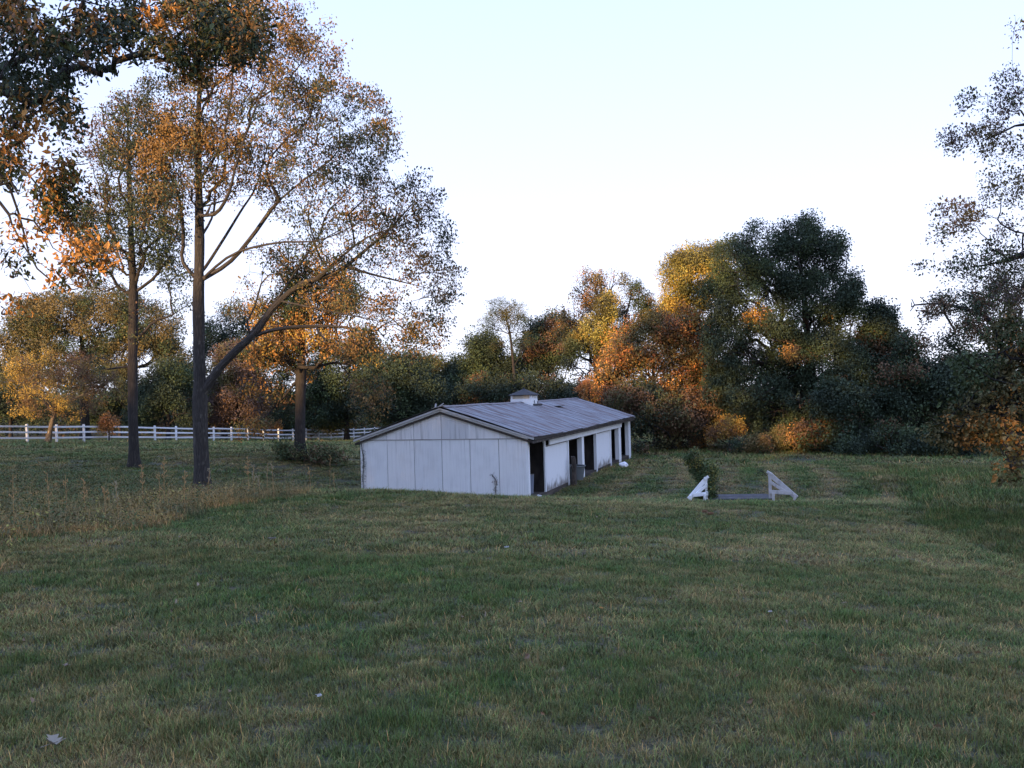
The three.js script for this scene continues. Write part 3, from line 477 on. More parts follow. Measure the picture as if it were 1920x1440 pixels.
for (const [seed, d, tr, blobs, lab] of [
  [171, 105, [[20, 815], [20, 780]], [[10, 745, 60, 34], [60, 765, 50, 24], [-40, 730, 60, 40]], 'low dark tree at the left edge behind the ornamental tree'],
  [172, 108, [[225, 815], [225, 780]], [[220, 760, 50, 26], [170, 765, 50, 24], [255, 740, 30, 34]], 'dark thicket tree behind the fence left of the slimmer trunk'],
  [173, 110, [[390, 818], [390, 780]], [[385, 765, 44, 34], [350, 720, 40, 40], [425, 745, 40, 40]], 'dark thicket tree behind the foot of the tallest trunk'],
]) T.push({ name: 'thicket_tree', label: lab, group: 'dark thicket beyond the paddock fence', seed, d, r0: 0.2, bark: 'dark', trunk: tr, blobs, n: 390, m: 5, spread: 1.5, ls: 1.2, pal: [C.deep, C.oak, C.oak, C.green], from: 0, cr: 0.4 });
for (const s of T) tree(s);
// the far wood that closes the view below the crowns
{
  const r = rng(555), n = 9000, im = new THREE.InstancedMesh(SPRAY.far, leafMat, n), M4 = new THREE.Matrix4(), q = new THREE.Quaternion(), c = new THREE.Color();
  im.name = 'distant_wood'; im.castShadow = im.receiveShadow = true;
  for (let i = 0; i < n; i++) {
    const px = -150 + 2250 * r(), d = 118 + 22 * r(), p = at(px, 800, d), g = ground(p.x, p.z), h = (px < 700 ? 6.0 : 5.2) + 2.6 * noise(p.x * 0.11, p.z * 0.05, 2) + 1.2 * noise(p.x * 0.4, 1, 3), s = 1.3 + 0.8 * r();
    q.setFromEuler(new THREE.Euler(r(), r() * 6, r())); im.setMatrixAt(i, M4.compose(V(p.x, g + h * Math.pow(r(), 0.8), p.z), q, V(s, s, s)));
    const k = [C.deep, C.oak, C.oak, C.green, C.brown][r() * 5 | 0]; im.setColorAt(i, c.setRGB(...k));
  }
  scene.add(im); tag(im, 'low dark wood far behind the fence and the barn', 'woodland', null, 'stuff');
}
// ---------------------------------------------------------------- the barn
const paintTex = tex(512, 512, (u, v) => {
  const g = tnoise(u, v, 40, 2, 3, 3), st = tnoise(u, v, 22, 1.0, 8, 2), bl = tnoise(u, v, 4, 4, 12, 3), k = 0.83 - 0.16 * smooth(0.05, 0.4, st) - 0.1 * smooth(0.0, 0.35, g) - 0.06 * smooth(-0.1, 0.3, bl);
  return [k * 0.985, k * 0.99, k * 0.985];
}, true, 2.4, 2.4);
const sideTex = tex(512, 512, (u, v) => {
  const y = v > 0.8 ? v - 1 : v, n = tnoise(u, v, 7, 5, 14, 4), g = tnoise(u, v, 40, 2, 3, 3), k = 0.82 - 0.1 * smooth(0.0, 0.35, g), f = 0.85 * smooth(0.22, -0.02, y + 0.42 * n);
  return [k * (1 - f) + 0.13 * f, k * (1 - f) + 0.1 * f, k * (1 - f) + 0.075 * f];
}, true, 2.4, 2.4);
const greyTex = tex(512, 512, (u, v) => {
  const g = tnoise(u, v, 50, 2, 23, 3), st = tnoise(u, v, 16, 1, 28, 3), k = 0.74 - 0.24 * smooth(0.0, 0.35, st) - 0.12 * smooth(0.0, 0.35, g);
  return [k, k * 0.985, k * 0.975];
}, true, 2.4, 2.4);
const groove = tex(256, 8, (u) => { const a = (u * 8) % 1, k = a < 0.1 ? 0 : 1; return [k, k, k]; }, false, 1.62, 1);
const M = {
  panel: [0, 1, 2].map((i) => std({ map: paintTex, bumpMap: groove, bumpScale: 0.006, roughness: 0.75, color: rgb(...[[1, 1, 1], [0.95, 0.955, 0.96], [1.0, 0.99, 0.98]][i]) })),
  side: std({ map: sideTex, bumpMap: groove, bumpScale: 0.006, roughness: 0.75 }),
  upper: [0, 1, 2].map((i) => std({ map: greyTex, bumpMap: groove, bumpScale: 0.006, roughness: 0.8, color: rgb(...[[1, 1, 1], [0.88, 0.89, 0.9], [1.06, 1.05, 1.04]][i]) })),
  trim: std({ map: paintTex, roughness: 0.7, color: rgb(1.05, 1.05, 1.05) }),
  dull: std({ map: greyTex, roughness: 0.85, color: rgb(0.5, 0.48, 0.46) }),
  rake: std({ map: greyTex, roughness: 0.85, color: rgb(0.62, 0.61, 0.6) }),
  wood: std({ map: barkTex(0.09, 0.07, 0.055, 41), roughness: 0.95 }),
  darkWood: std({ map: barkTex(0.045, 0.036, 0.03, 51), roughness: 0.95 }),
  shingle: std({ map: tex(256, 256, (u, v) => { const k = 0.035 + 0.03 * tnoise(u, v, 30, 30, 6, 3); return [k, k, k * 1.08]; }, true, 1, 1), roughness: 0.9 }),
  iron: std({ color: rgb(0.05, 0.045, 0.045), roughness: 0.7 }),
};
const roofTex = [0, 1, 2, 3].map((s) => tex(256, 512, (u, v) => {
  const rust = smooth(-0.02 - 0.06 * (s % 2), 0.16, tnoise(u, v, 9, 3, 61 + s * 5, 4) + 0.25 * tnoise(u, v, 40, 2, 71 + s, 2)), sp = smooth(0.14, 0.3, tnoise(u, v, 30, 5, 81 + s, 3));
  const k = 0.235 + 0.12 * tnoise(u, v, 14, 2, 91 + s, 3) + 0.12 * smooth(0.08, 0.3, tnoise(u, v, 25, 2.5, 99 + s, 2)), f = Math.min(0.95, 0.1 + 0.85 * rust + 0.5 * smooth(0.0, 0.18, tnoise(u, v, 3, 2, 131 + s * 3, 3)));
  const c = [k * 0.98, k, k * 1.03], q = [0.135, 0.09, 0.078];
  return c.map((x, i) => (x * (1 - f) + q[i] * f) * (1 - 0.5 * sp));
}, true, 2.2, 4.2));
const roofMat = roofTex.map((map) => std({ map, roughness: 0.75 }));
{
  const b = base('white_barn', V(BX, BY, BZ), -YAW);
  tag(b, 'long low white barn with gabled end, open bays and rusty metal roof', 'barn');
  const H = (u) => BH - Math.abs(u - BW / 2) * PITCHR, W1 = 2.44, pw = BW / 6;
  // the front gable: six panels below, six above, a dark gap between them
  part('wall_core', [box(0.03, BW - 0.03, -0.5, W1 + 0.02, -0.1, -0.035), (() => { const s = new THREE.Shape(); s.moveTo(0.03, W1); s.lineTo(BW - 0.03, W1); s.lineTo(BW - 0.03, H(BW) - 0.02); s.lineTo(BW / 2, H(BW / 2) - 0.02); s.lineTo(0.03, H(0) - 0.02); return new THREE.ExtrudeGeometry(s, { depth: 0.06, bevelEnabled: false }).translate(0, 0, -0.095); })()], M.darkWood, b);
  for (let i = 0; i < 6; i++) {
    const x0 = i * pw + 0.011, x1 = (i + 1) * pw - 0.011, tilt = (i * 37 % 5 - 2) * 0.0015;
    const lo = uvMetres(box(x0, x1, -0.45, W1 - 0.012, -0.034, -0.006 + tilt)); part('wall_panel', lo, M.panel[(i * 2 + (i > 3 ? 1 : 0)) % 3], b);
    const s = new THREE.Shape(); s.moveTo(x0, W1 + 0.03); s.lineTo(x1, W1 + 0.03); s.lineTo(x1, H(x1) - 0.02); if (x0 < BW / 2 && x1 > BW / 2) s.lineTo(BW / 2, H(BW / 2) - 0.02); s.lineTo(x0, H(x0) - 0.02);
    part('gable_panel', uvMetres(new THREE.ExtrudeGeometry(s, { depth: 0.03, bevelEnabled: false }).translate(0, 0, -0.03 + tilt)), M.upper[(i + 1) % 3], b);
  }
  part('flashing', box(0.02, BW - 0.02, W1 - 0.012, W1 + 0.03, -0.03, 0.006), M.dull, b);
  for (const i of [4, 5]) part('batten', uvMetres(box(i * pw - 0.03, i * pw + 0.03, W1 + 0.03, H(i * pw) - 0.03, 0.003, 0.024)), M.trim, b);
  for (const u of [0, BW]) part('corner_board', uvMetres(box(u ? BW - 0.1 : 0, u ? BW : 0.1, -0.45, H(u) - 0.02, 0.004, 0.024)), M.trim, b);
  // left wall, back gable and dirt floor
  part('left_wall', uvMetres(box(0, 0.1, -0.5, 2.42, -BL, -0.105)), M.panel[0], b);
  { const s = new THREE.Shape(); s.moveTo(0.1, -0.5); s.lineTo(BW - 0.12, -0.5); s.lineTo(BW - 0.12, H(BW) - 0.16); s.lineTo(BW / 2, H(BW / 2) - 0.16); s.lineTo(0.1, H(0) - 0.16); part('back_wall', new THREE.ExtrudeGeometry(s, { depth: 0.08, bevelEnabled: false }).translate(0, 0, -BL), M.darkWood, b); }
  part('dirt_floor', box(0.1, BW - 0.05, -0.4, 0.03, -BL + 0.1, -0.11), std({ map: barkTex(0.11, 0.085, 0.065, 77), roughness: 1 }), b);
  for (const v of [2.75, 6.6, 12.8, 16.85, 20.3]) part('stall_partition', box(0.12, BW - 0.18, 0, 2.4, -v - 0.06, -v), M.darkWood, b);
  // the open side: posts, panels, header and rafter tails
  const xs = BW;
  const postBox = (v0, v1, h = 2.46, w = 0.18, x = xs - 0.03) => uvMetres(box(x - w, x, -0.35, h, -v1, -v0));
  part('post', postBox(0.11, 0.3), M.trim, b);
  part('post', postBox(2.72, 2.88, 2.46, 0.06, xs - 0.08), M.panel[1], b);
  part('post', postBox(9.42, 9.9, 2.2, 0.24), M.trim, b);
  part('post', postBox(19.3, 20.05, 2.2, 0.24), M.trim, b);
  part('post', postBox(22.75, 23.5, 2.46, 0.24), M.trim, b);
  part('side_panel', uvMetres(box(xs - 0.14, xs - 0.08, -0.3, 1.97, -6.5, -2.9)), M.side, b);
  part('side_panel', uvMetres(box(xs - 0.14, xs - 0.08, -0.4, 1.95, -16.7, -12.92)), M.side, b);
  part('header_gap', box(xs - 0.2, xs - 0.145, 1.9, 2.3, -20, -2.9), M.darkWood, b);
  for (const [v, w] of [[6.5, 0.14], [12.74, 0.16], [16.7, 0.14]]) part('door_jamb', uvMetres(box(xs - 0.16, xs - 0.005, -0.3, 2.02, -v - w, -v)), M.trim, b);
  { // header board with rounded lower ends
    const v0 = 2.86, v1 = 20.2, y0 = 2.0, y1 = 2.47, r = 0.4, s = new THREE.Shape();
    s.moveTo(v0, y1); s.lineTo(v0 + 0.1, y1 - 0.1); s.quadraticCurveTo(v0 + r * 0.75, y0 + r * 0.9, v0 + r * 0.5, y0); s.lineTo(v1 - r * 0.5, y0 - 0.02); s.quadraticCurveTo(v1 - r * 0.3, y0 + r, v1 - 0.05, y1 - 0.1); s.lineTo(v1, y1);
    part('header', uvMetres(new THREE.ExtrudeGeometry(s, { depth: 0.05, bevelEnabled: false }).rotateY(Math.PI / 2).translate(xs + 0.0, 0, 0)), M.panel[2], b);
    part('header_beam', box(xs - 0.26, xs - 0.06, 2.25, 2.44, -BL + 0.1, -0.3), M.darkWood, b);
  }
  for (const [v, d] of [[0.3, 1], [2.55, -1], [20.05, 1], [22.75, -1]]) { const s = new THREE.Shape(); s.moveTo(0, 0); s.lineTo(d * 0.3, 0); s.lineTo(0, -0.34); part('corner_gusset', new THREE.ExtrudeGeometry(s, { depth: 0.05, bevelEnabled: false }).rotateY(Math.PI / 2).translate(xs - 0.11, 2.45, -v), M.trim, b); }
  for (let i = 0; i < 34; i++) { const v = 0.5 + i * 0.68; part('rafter_tail', box(xs + 0.055, xs + 0.2, 2.37, 2.44, -v - 0.05, -v), M.dull, b); }
  // the roof: sheets of ribbed metal on a deck
  const ov = 0.28, L0 = -0.14, L1 = BL + 0.14, ns = 31, sw = (L1 - L0) / ns, half = BW / 2 + ov, lift = 0.065;
  const sagAt = (x, v) => -0.03 * Math.sin(v * 0.27) * smooth(0, half, x) + 0.03 * noise(v * 0.3, x * 0.2, 4) - 0.04 * Math.sin(Math.PI * (v - L0) / (L1 - L0)) - 0.03 * smooth(0.6, 1, x / half);
  const roof = part('roof', [-1, 1].map((sd) => { const s = new THREE.Shape(); s.moveTo(0, BH - 0.02); s.lineTo(sd * (half - 0.05), BH - 0.02 - (half - 0.05) * PITCHR); s.lineTo(sd * (half - 0.05), BH - 0.11 - (half - 0.05) * PITCHR); s.lineTo(0, BH - 0.11); return new THREE.ExtrudeGeometry(s, { depth: BL + 0.16, bevelEnabled: false }).translate(BW / 2, -0.13, -BL - 0.08); }), M.wood, b);
  for (const sd of [1, -1]) for (let i = 0; i < ns; i++) {
    const v0 = L0 + i * sw, NU = 33, NV = 9, pos = [], uv = [], idx = [], dy = ((i * 53) % 7 - 3) * 0.001;
    for (let a = 0; a < NU; a++) for (let c = 0; c < NV; c++) {
      const t = a / (NU - 1), v = v0 + t * (sw + 0.012), x = half * c / (NV - 1) + (c === NV - 1 ? ((i * 29) % 5 - 2) * 0.012 : 0), rib = 0.016 * Math.max(0, Math.cos(t * 2 * Math.PI * 4));
      const lap = c >= 5 ? 0.006 : 0;
      pos.push(BW / 2 + sd * x, BH + lift + dy - x * PITCHR + rib + sagAt(x, v) - lap + (i % 2 ? 0.003 : 0), -v); uv.push(v + i * 0.37, x + (i * 1.7) % 4.2);
      if (a < NU - 1 && c < NV - 1) { const k = a * NV + c; sd > 0 ? idx.push(k, k + 1, k + NV, k + 1, k + NV + 1, k + NV) : idx.push(k, k + NV, k + 1, k + 1, k + NV, k + NV + 1); }
    }
    const g = new THREE.BufferGeometry(); g.setAttribute('position', new THREE.Float32BufferAttribute(pos, 3)); g.setAttribute('uv', new THREE.Float32BufferAttribute(uv, 2)); g.setIndex(idx); g.computeVertexNormals();
    part('roof_sheet', g, roofMat[(i * 7 + (sd > 0 ? 0 : 1)) % 4], roof);
  }
  { const pts = [], n = 24; for (let i = 0; i < n; i++) { const v0 = L0 + (L1 - L0) * i / n, v1 = L0 + (L1 - L0) * (i + 1) / n + 0.02; const y = BH + lift + 0.022 + sagAt(0, (v0 + v1) / 2) + (i % 2) * 0.004; for (const sd of [-1, 1]) pts.push(beam(V(BW / 2 + sd * 0.09, y - 0.02, -v0), V(BW / 2 + sd * 0.09, y - 0.02, -v1), 0.2, 0.012, 0.003).translate(-BW / 2 - sd * 0.09, -y, 0).rotateZ(-sd * Math.atan(PITCHR)).translate(BW / 2 + sd * 0.09, y, 0)); } part('ridge_cap', pts, roofMat[1], roof); }
  for (const [z, nm] of [[0.1, 'rake_board'], [-BL - 0.1, 'rake_board']]) for (const sd of [-1, 1]) {
    part(nm, beam(V(BW / 2, BH - 0.04, z), V(BW / 2 + sd * half, BH - 0.04 - half * PITCHR, z), 0.03, 0.085), M.rake, roof);
  }
  part('eave_board', beam(V(BW + ov - 0.04, BH - 0.06 - half * PITCHR, -0.1), V(BW + ov - 0.04, BH - 0.06 - half * PITCHR, -BL), 0.03, 0.1), M.wood, roof);
  part('rake_trim', [-1, 1].map((sd) => beam(V(BW / 2, BH - 0.12, 0.03), V(BW / 2 + sd * BW / 2, BH - 0.12 - BW / 2 * PITCHR, 0.03), 0.03, 0.1)), M.trim, b);
  // torn flashing at the peak and debris on the roof
  part('peak_flashing', [beam(V(BW / 2 - 0.32, BH - 0.02, 0.1), V(BW / 2 + 0.2, BH + 0.1, 0.06), 0.25, 0.02), beam(V(BW / 2 - 0.2, BH + 0.02, 0.05), V(BW / 2 - 0.22, BH + 0.17, -0.05), 0.07, 0.03), beam(V(BW / 2 - 0.08, BH + 0.06, 0.0), V(BW / 2 + 0.1, BH + 0.18, -0.1), 0.12, 0.03)], M.dull, roof);
  // cupola
  const cv = 11.7, cs = 0.52, cy = BH + 0.06, cu = part('cupola', [box(BW / 2 - cs, BW / 2 + cs, cy - 0.3, cy + 0.33, -cv - cs, -cv + cs)], std({ map: paintTex, roughness: 0.8, color: rgb(0.95, 0.85, 0.7) }), b);
  part('cupola_skirt', [box(BW / 2 - cs - 0.06, BW / 2 + cs + 0.06, cy - 0.34, cy + 0.13, -cv - cs - 0.06, -cv + cs + 0.06)], M.trim, cu);
  for (const [dx, dz] of [[-1, 1], [1, 1], [1, -1], [-1, -1]]) part('corner_post', box(BW / 2 + dx * cs - 0.05, BW / 2 + dx * cs + 0.05, cy + 0.1, cy + 0.32, -cv + dz * cs - 0.05, -cv + dz * cs + 0.05), M.trim, cu);
  for (let k = 0; k < 4; k++) { part('louvre_slat', rbox(0.9, 0.012, 0.07, 0.003).rotateX(0.6).translate(BW / 2, cy + 0.15 + k * 0.05, -cv + cs + 0.01), cu.material, cu); part('louvre_slat', rbox(0.07, 0.012, 0.9, 0.003).rotateZ(-0.6).translate(BW / 2 + cs + 0.01, cy + 0.15 + k * 0.05, -cv), M.trim, cu); }
  part('cupola_roof', [new THREE.ConeGeometry(0.98, 0.34, 4, 1).rotateY(Math.PI / 4).translate(BW / 2, cy + 0.51, -cv), box(BW / 2 - 0.69, BW / 2 + 0.69, cy + 0.32, cy + 0.35, -cv - 0.69, -cv + 0.69), new THREE.SphereGeometry(0.06, 8, 6).translate(BW / 2, cy + 0.68, -cv)], M.shingle, cu);
  part('bent_flashing', [beam(V(BW / 2 + 0.62, cy - 0.2, -cv + 0.3), V(BW / 2 + 0.68, cy - 0.2, -cv - 0.9), 0.16, 0.1), beam(V(BW / 2 + 0.66, cy - 0.2, -cv + 0.2), V(BW / 2 + 0.64, cy + 0.04, -cv + 0.24), 0.03, 0.03), beam(V(BW / 2 + 0.66, cy - 0.2, -cv - 0.3), V(BW / 2 + 0.64, cy - 0.02, -cv - 0.32), 0.03, 0.03)], M.iron, roof);
  part('patch', [beam(V(BW / 2 + 1.15, BH - 0.28, -14.2), V(BW / 2 + 1.2, BH - 0.28, -15.2), 0.3, 0.03)], M.iron, roof);
}
const barnPt = (u, v, dy = 0) => { const [x, z] = bpt(u, v); return V(x, ground(x, z) + dy, z); };
// things in and at the barn
{
  const tub = base('feed_tub', barnPt(7.1, 8.3, 0.0), 0.2);
  part('tub', new THREE.LatheGeometry([[0, 0.05], [0.42, 0.05], [0.46, 0.0], [0.55, 0.62], [0.6, 0.66], [0.6, 0.7], [0.54, 0.7], [0.44, 0.12], [0, 0.1]].map(([x, y]) => new THREE.Vector2(x, y)), 28), std({ map: tex(128, 128, (u, v) => { const k = 0.12 + 0.06 * tnoise(u, v, 6, 6, 5, 3); return [k * 0.9, k, k]; }, true, 1, 1), roughness: 0.8 }), tub);
  part('rim', new THREE.TorusGeometry(0.58, 0.025, 8, 32).rotateX(Math.PI / 2).translate(0, 0.69, 0), std({ color: rgb(0.16, 0.17, 0.17), roughness: 0.7 }), tub);
  tag(tub, 'grey round feed tub in the second open bay of the barn', 'tub');
  const st = base('old_post', barnPt(7.55, 6.45, -0.15), 0.4);
  const pg = new THREE.CylinderGeometry(0.1, 0.14, 1.5, 9, 6); { const p = pg.attributes.position; for (let i = 0; i < p.count; i++) { const y = p.getY(i) + 0.75, k = 1 + 0.25 * noise(p.getX(i) * 9, y * 3, p.getZ(i) * 9); p.setXYZ(i, p.getX(i) * k + y * 0.05 * Math.sin(y * 2), y + (y > 1.4 ? 0.12 * noise(p.getX(i) * 8, 1, p.getZ(i) * 8) : 0), p.getZ(i) * k); } pg.computeVertexNormals(); }
  part('stump', pg, M.wood, st);
  part('side_stub', beam(V(0, 0.75, 0), V(-0.16, 1.1, 0.12), 0.07, 0.07, 0.02), M.wood, st);
  tag(st, 'dark weathered wooden post leaning at the end of the first white side panel', 'post');
  const sheet = base('leaning_sheet', barnPt(6.2, 2.2, 0), -YAW);
  part('panel', rbox(1.3, 1.0, 0.03, 0.004).rotateX(-0.2).translate(0, 0.5, 0), std({ map: greyTex, color: rgb(0.5, 0.56, 0.68), roughness: 0.6 }), sheet);
  part('edge_strip', rbox(1.3, 0.04, 0.045, 0.004).translate(0, 1.0, -0.1), M.dull, sheet);
  tag(sheet, 'bluish grey sheet leaning inside the nearest open bay', 'sheet');
  const can = base('white_jug', barnPt(7.35, 1.6, 0.02), 0.7);
  part('jug_body', new THREE.LatheGeometry([[0, 0], [0.1, 0], [0.11, 0.02], [0.11, 0.16], [0.08, 0.22], [0.035, 0.25], [0.035, 0.28], [0, 0.28]].map(([x, y]) => new THREE.Vector2(x, y)), 14).rotateZ(1.35).translate(0, 0.1, 0), M.trim, can);
  part('jug_handle', new THREE.TorusGeometry(0.05, 0.012, 6, 12).translate(-0.17, 0.2, 0), M.trim, can);
  tag(can, 'small white jug lying on the ground at the nearest open bay', 'jug');
  const rk = base('white_block', barnPt(8.1, 16.3, 0), 0.3);
  const rg = new THREE.IcosahedronGeometry(0.22, 2); { const p = rg.attributes.position; for (let i = 0; i < p.count; i++) { const k = 1 + 0.35 * noise(p.getX(i) * 6, p.getY(i) * 6, p.getZ(i) * 6); p.setXYZ(i, p.getX(i) * k * 1.2, p.getY(i) * k * 0.8 + 0.12, p.getZ(i) * k); } rg.computeVertexNormals(); }
  part('stone', rg, std({ map: greyTex, color: rgb(1.1, 1.1, 1.1), roughness: 0.9 }), rk);
  tag(rk, 'pale stone lying in the grass below the second white side panel', 'stone');
}
// climbing vines on the barn
function vine(label, pts, seed, n, sc, pal) {
  const r = rng(seed), p0 = pts[0].clone(), g = base('vine', p0), cr = new THREE.CatmullRomCurve3(pts.map((p) => p.clone().sub(p0)));
  part('stem', new THREE.TubeGeometry(cr, 24, 0.015, 5), BARK.dark, g);
  const im = new THREE.InstancedMesh(SPRAY.tiny, leafMat, n), M4 = new THREE.Matrix4(), q = new THREE.Quaternion(), c = new THREE.Color(); im.name = 'leaves'; im.userData.kind = 'stuff'; im.castShadow = im.receiveShadow = true;
  for (let i = 0; i < n; i++) { const p = cr.getPoint(Math.pow(r(), 0.8)).add(V((r() - 0.5) * 0.18, (r() - 0.5) * 0.2, (r() - 0.5) * 0.1)); q.setFromEuler(new THREE.Euler(r() * 0.6, r() * 6, r() * 0.6)); const s = sc * (0.6 + 0.8 * r()); im.setMatrixAt(i, M4.compose(p, q, V(s, s, s))); const k = pal[r() * pal.length | 0]; im.setColorAt(i, c.setRGB(...k)); }
  g.add(im); tag(g, label, 'vine');
}
{
  const bp = (u, v, h) => { const [x, z] = bpt(u, v); return V(x, BY + h, z); };
  vine('dark vine climbing the left corner of the barn gable', [bp(0.14, -0.06, 0.0), bp(0.1, -0.06, 0.9), bp(0.16, -0.06, 1.6), bp(0.05, -0.05, 2.35)], 5, 60, 0.6, [C.deep, C.deep, C.oak]);
  vine('short dark vine on the barn gable near its right end', [bp(5.98, -0.06, 0.0), bp(5.95, -0.06, 0.5), bp(5.99, -0.06, 0.75), bp(5.8, -0.06, 1.05)], 6, 26, 0.6, [C.deep, C.deep, C.brown]);
  vine('thin vine at the top of the right bridge railing', [at(1437, 892, 33.3), at(1430, 884, 33.3), at(1420, 886, 33.2)], 7, 20, 0.7, [C.deep, C.oak]);
}
// ---------------------------------------------------------------- the white paddock fence
{
  const white = [0.74, 0.68, 0.8].map((k, i) => std({ map: paintTex, color: rgb(k * 1.2, k * 1.2, k * 1.2), roughness: 0.7 }));
  const a = at(51, 831, 62), bq = at(621, 827, 99), n0 = a.clone().setY(0), dir = bq.clone().setY(0).sub(n0), span = dir.length() / 16; dir.normalize();
  const first = n0.clone().addScaledVector(dir, -span * 5), f = base('paddock_fence', onGround(first.x, first.z));
  tag(f, 'white three-rail paddock fence crossing behind the trees at left', 'fence');
  const P = [], r = rng(44);
  for (let i = 0; i <= 26; i++) { const q = first.clone().addScaledVector(dir, span * i).add(V((r() - 0.5) * 0.06, 0, (r() - 0.5) * 0.06)); P.push(onGround(q.x, q.z).sub(f.position)); }
  P.forEach((p, i) => part('post', rbox(0.15, 1.75, 0.15, 0.02).rotateZ((r() - 0.5) * 0.03).rotateX((r() - 0.5) * 0.03).translate(p.x, p.y + 0.55, p.z), white[i % 3], f));
  const off = V(-dir.z, 0, dir.x).multiplyScalar(0.09);
  for (let i = 0; i < 26; i++) for (const h of [0.42, 0.82, 1.24]) { const o = V(0, h + (r() - 0.5) * 0.05, 0); part('rail', beam(P[i].clone().add(o).add(off), P[i + 1].clone().add(V(0, h + (r() - 0.5) * 0.05, 0)).add(off), 0.035, 0.13), white[(i * 3 + (h * 10 | 0)) % 3], f); }
}
// ---------------------------------------------------------------- the little bridge in the lawn
{
  const A = at(1326, 936, 33.2), B = at(1441, 936, 33.2), D = 33.2, w = A.distanceTo(B), gy = Math.max(ground(A.x, A.z), ground(B.x, B.z)) + 0.15;
  const mid = A.clone().add(B).multiplyScalar(0.5), g = base('little_bridge', V(mid.x, gy, mid.z), -0.12);
  tag(g, 'small plank bridge with white railings in the lawn right of the barn', 'bridge');
  const pl = std({ map: barkTex(0.13, 0.12, 0.125, 63), roughness: 0.9 }), pl2 = std({ map: barkTex(0.09, 0.085, 0.09, 64), roughness: 0.9 });
  for (let i = 0; i < 7; i++) part('plank', rbox(w + 0.25, 0.045, 0.205, 0.008).rotateY((i * 7 % 5 - 2) * 0.004).translate(0.02 * (i % 3 - 1), -0.02 + 0.003 * (i % 2), 0.1 - i * 0.222), i % 3 ? pl : pl2, g);
  for (const sx of [-1, 0, 1]) part('stringer', rbox(0.12, 0.2, 1.6, 0.01).translate(sx * w * 0.42, -0.15, -0.6), M.wood, g);
  const rail = (sx, k, wd, mats) => {                                    // sx side, k size
    const x0 = sx * (w / 2 + 0.02), r = part('railing', rbox(0.1, 0.86 * k, 0.1, 0.01).translate(x0, 0.42 * k, 0.12), mats, g);
    part('top_board', beam(V(x0 - sx * 0.03, 0.9 * k, 0.1), V(x0 + sx * wd, 0.04, 0.42), 0.045, 0.17), mats, r);
    part('cap_board', beam(V(x0 - sx * 0.1, 0.97 * k, 0.1), V(x0 + sx * 0.08, 0.86 * k, 0.14), 0.14, 0.09), mats, r);
    part('middle_board', beam(V(x0, 0.6 * k, 0.2), V(x0 + sx * 0.55 * wd, 0.26 * k, 0.36), 0.04, 0.11), mats, r);
    part('bottom_board', beam(V(x0 - sx * 0.06, 0.25 * k, 0.22), V(x0 + sx * 0.78 * wd, 0.22 * k, 0.44), 0.04, 0.14), mats, r);
    part('leg', rbox(0.09, 0.4, 0.09, 0.01).translate(x0 + sx * 0.08, 0.03, 0.3), mats, r);
    part('leg', rbox(0.08, 0.32, 0.08, 0.01).translate(x0 + sx * 0.9 * wd, 0.04, 0.46), mats, r);
  };
  const worn = std({ map: greyTex, roughness: 0.85, color: rgb(0.74, 0.71, 0.69) }), worn2 = std({ map: greyTex, roughness: 0.85, color: rgb(0.8, 0.78, 0.76) });
  rail(-1, 0.9, 0.7, M.trim); rail(1, 1.06, 0.92, worn);
}
// ---------------------------------------------------------------- grass
const inBarn = (x, z) => { const [u, v] = toBarn(x, z); return u > -0.02 && u < BW + 0.02 && v > -0.02 && v < BL + 0.02; };
function blades(seed, n, R, h, w, lean, bent) {
  const r = rng(seed), pos = [], col = [];
  for (let i = 0; i < n; i++) {
    const cs = r(), cv = 0.55 + 0.9 * r(), cc = cs < 0.2 ? [cv * 1.7, cv * 1.25, cv * 1.25] : cs < 0.35 ? [cv * 0.75, cv * 1.15, cv * 0.8] : [cv, cv, cv]; for (let k = 0; k < 9; k++) col.push(...cc);
    const a = r() * 6.283, q = Math.sqrt(r()) * R, x = Math.cos(a) * q, z = Math.sin(a) * q, b = r() * 6.283, L = h * (0.35 + 0.9 * r()) * (i % 17 ? 1 : 1.8), t = lean * (0.2 + r()), dx = Math.cos(b), dz = Math.sin(b), ww = w * (0.6 + 0.8 * r());
    const P = (k, s) => [x + dx * L * t * Math.pow(k, bent) - dz * ww * s, L * k * Math.sqrt(Math.max(0.1, 1 - t * t * k * 0.5)), z + dz * L * t * Math.pow(k, bent) + dx * ww * s];
    const p0 = P(0, 0.5), p1 = P(0, -0.5), p2 = P(0.55, 0.42), p3 = P(0.55, -0.42), p4 = P(1, 0);
    pos.push(...p0, ...p1, ...p3, ...p0, ...p3, ...p2, ...p2, ...p3, ...p4);
  }
  const g = new THREE.BufferGeometry(); g.setAttribute('position', new THREE.Float32BufferAttribute(pos, 3)); g.setAttribute('color', new THREE.Float32BufferAttribute(col, 3)); g.computeVertexNormals(); return g;
}
const grassMat = new THREE.MeshStandardMaterial({ roughness: 0.9, side: THREE.DoubleSide, vertexColors: true });
const GREEN = [0.086, 0.138, 0.024], DEEPG = [0.051, 0.092, 0.018], STRAW = [0.32, 0.23, 0.082], BROWN = [0.165, 0.108, 0.043];
const mixc = (a, b, t) => a.map((x, i) => x + (b[i] - x) * t);
const weedBand = (x, z) => { // share of tall weeds: a rough strip on the left between lawn and trees
  const d = -z, t = x / Math.max(1, d);
  return smooth(-0.22, -0.33, t + 0.05 * noise(x * 0.3, z * 0.3)) * smooth(0, 3, d + 2 * noise(x * 0.25, z * 0.25, 2) - (11.5 + Math.max(0, t + 0.6) / 0.3 * 10.5)) * (1 - smooth(30, 37, d)) * (1 - 0.0 * t);
};
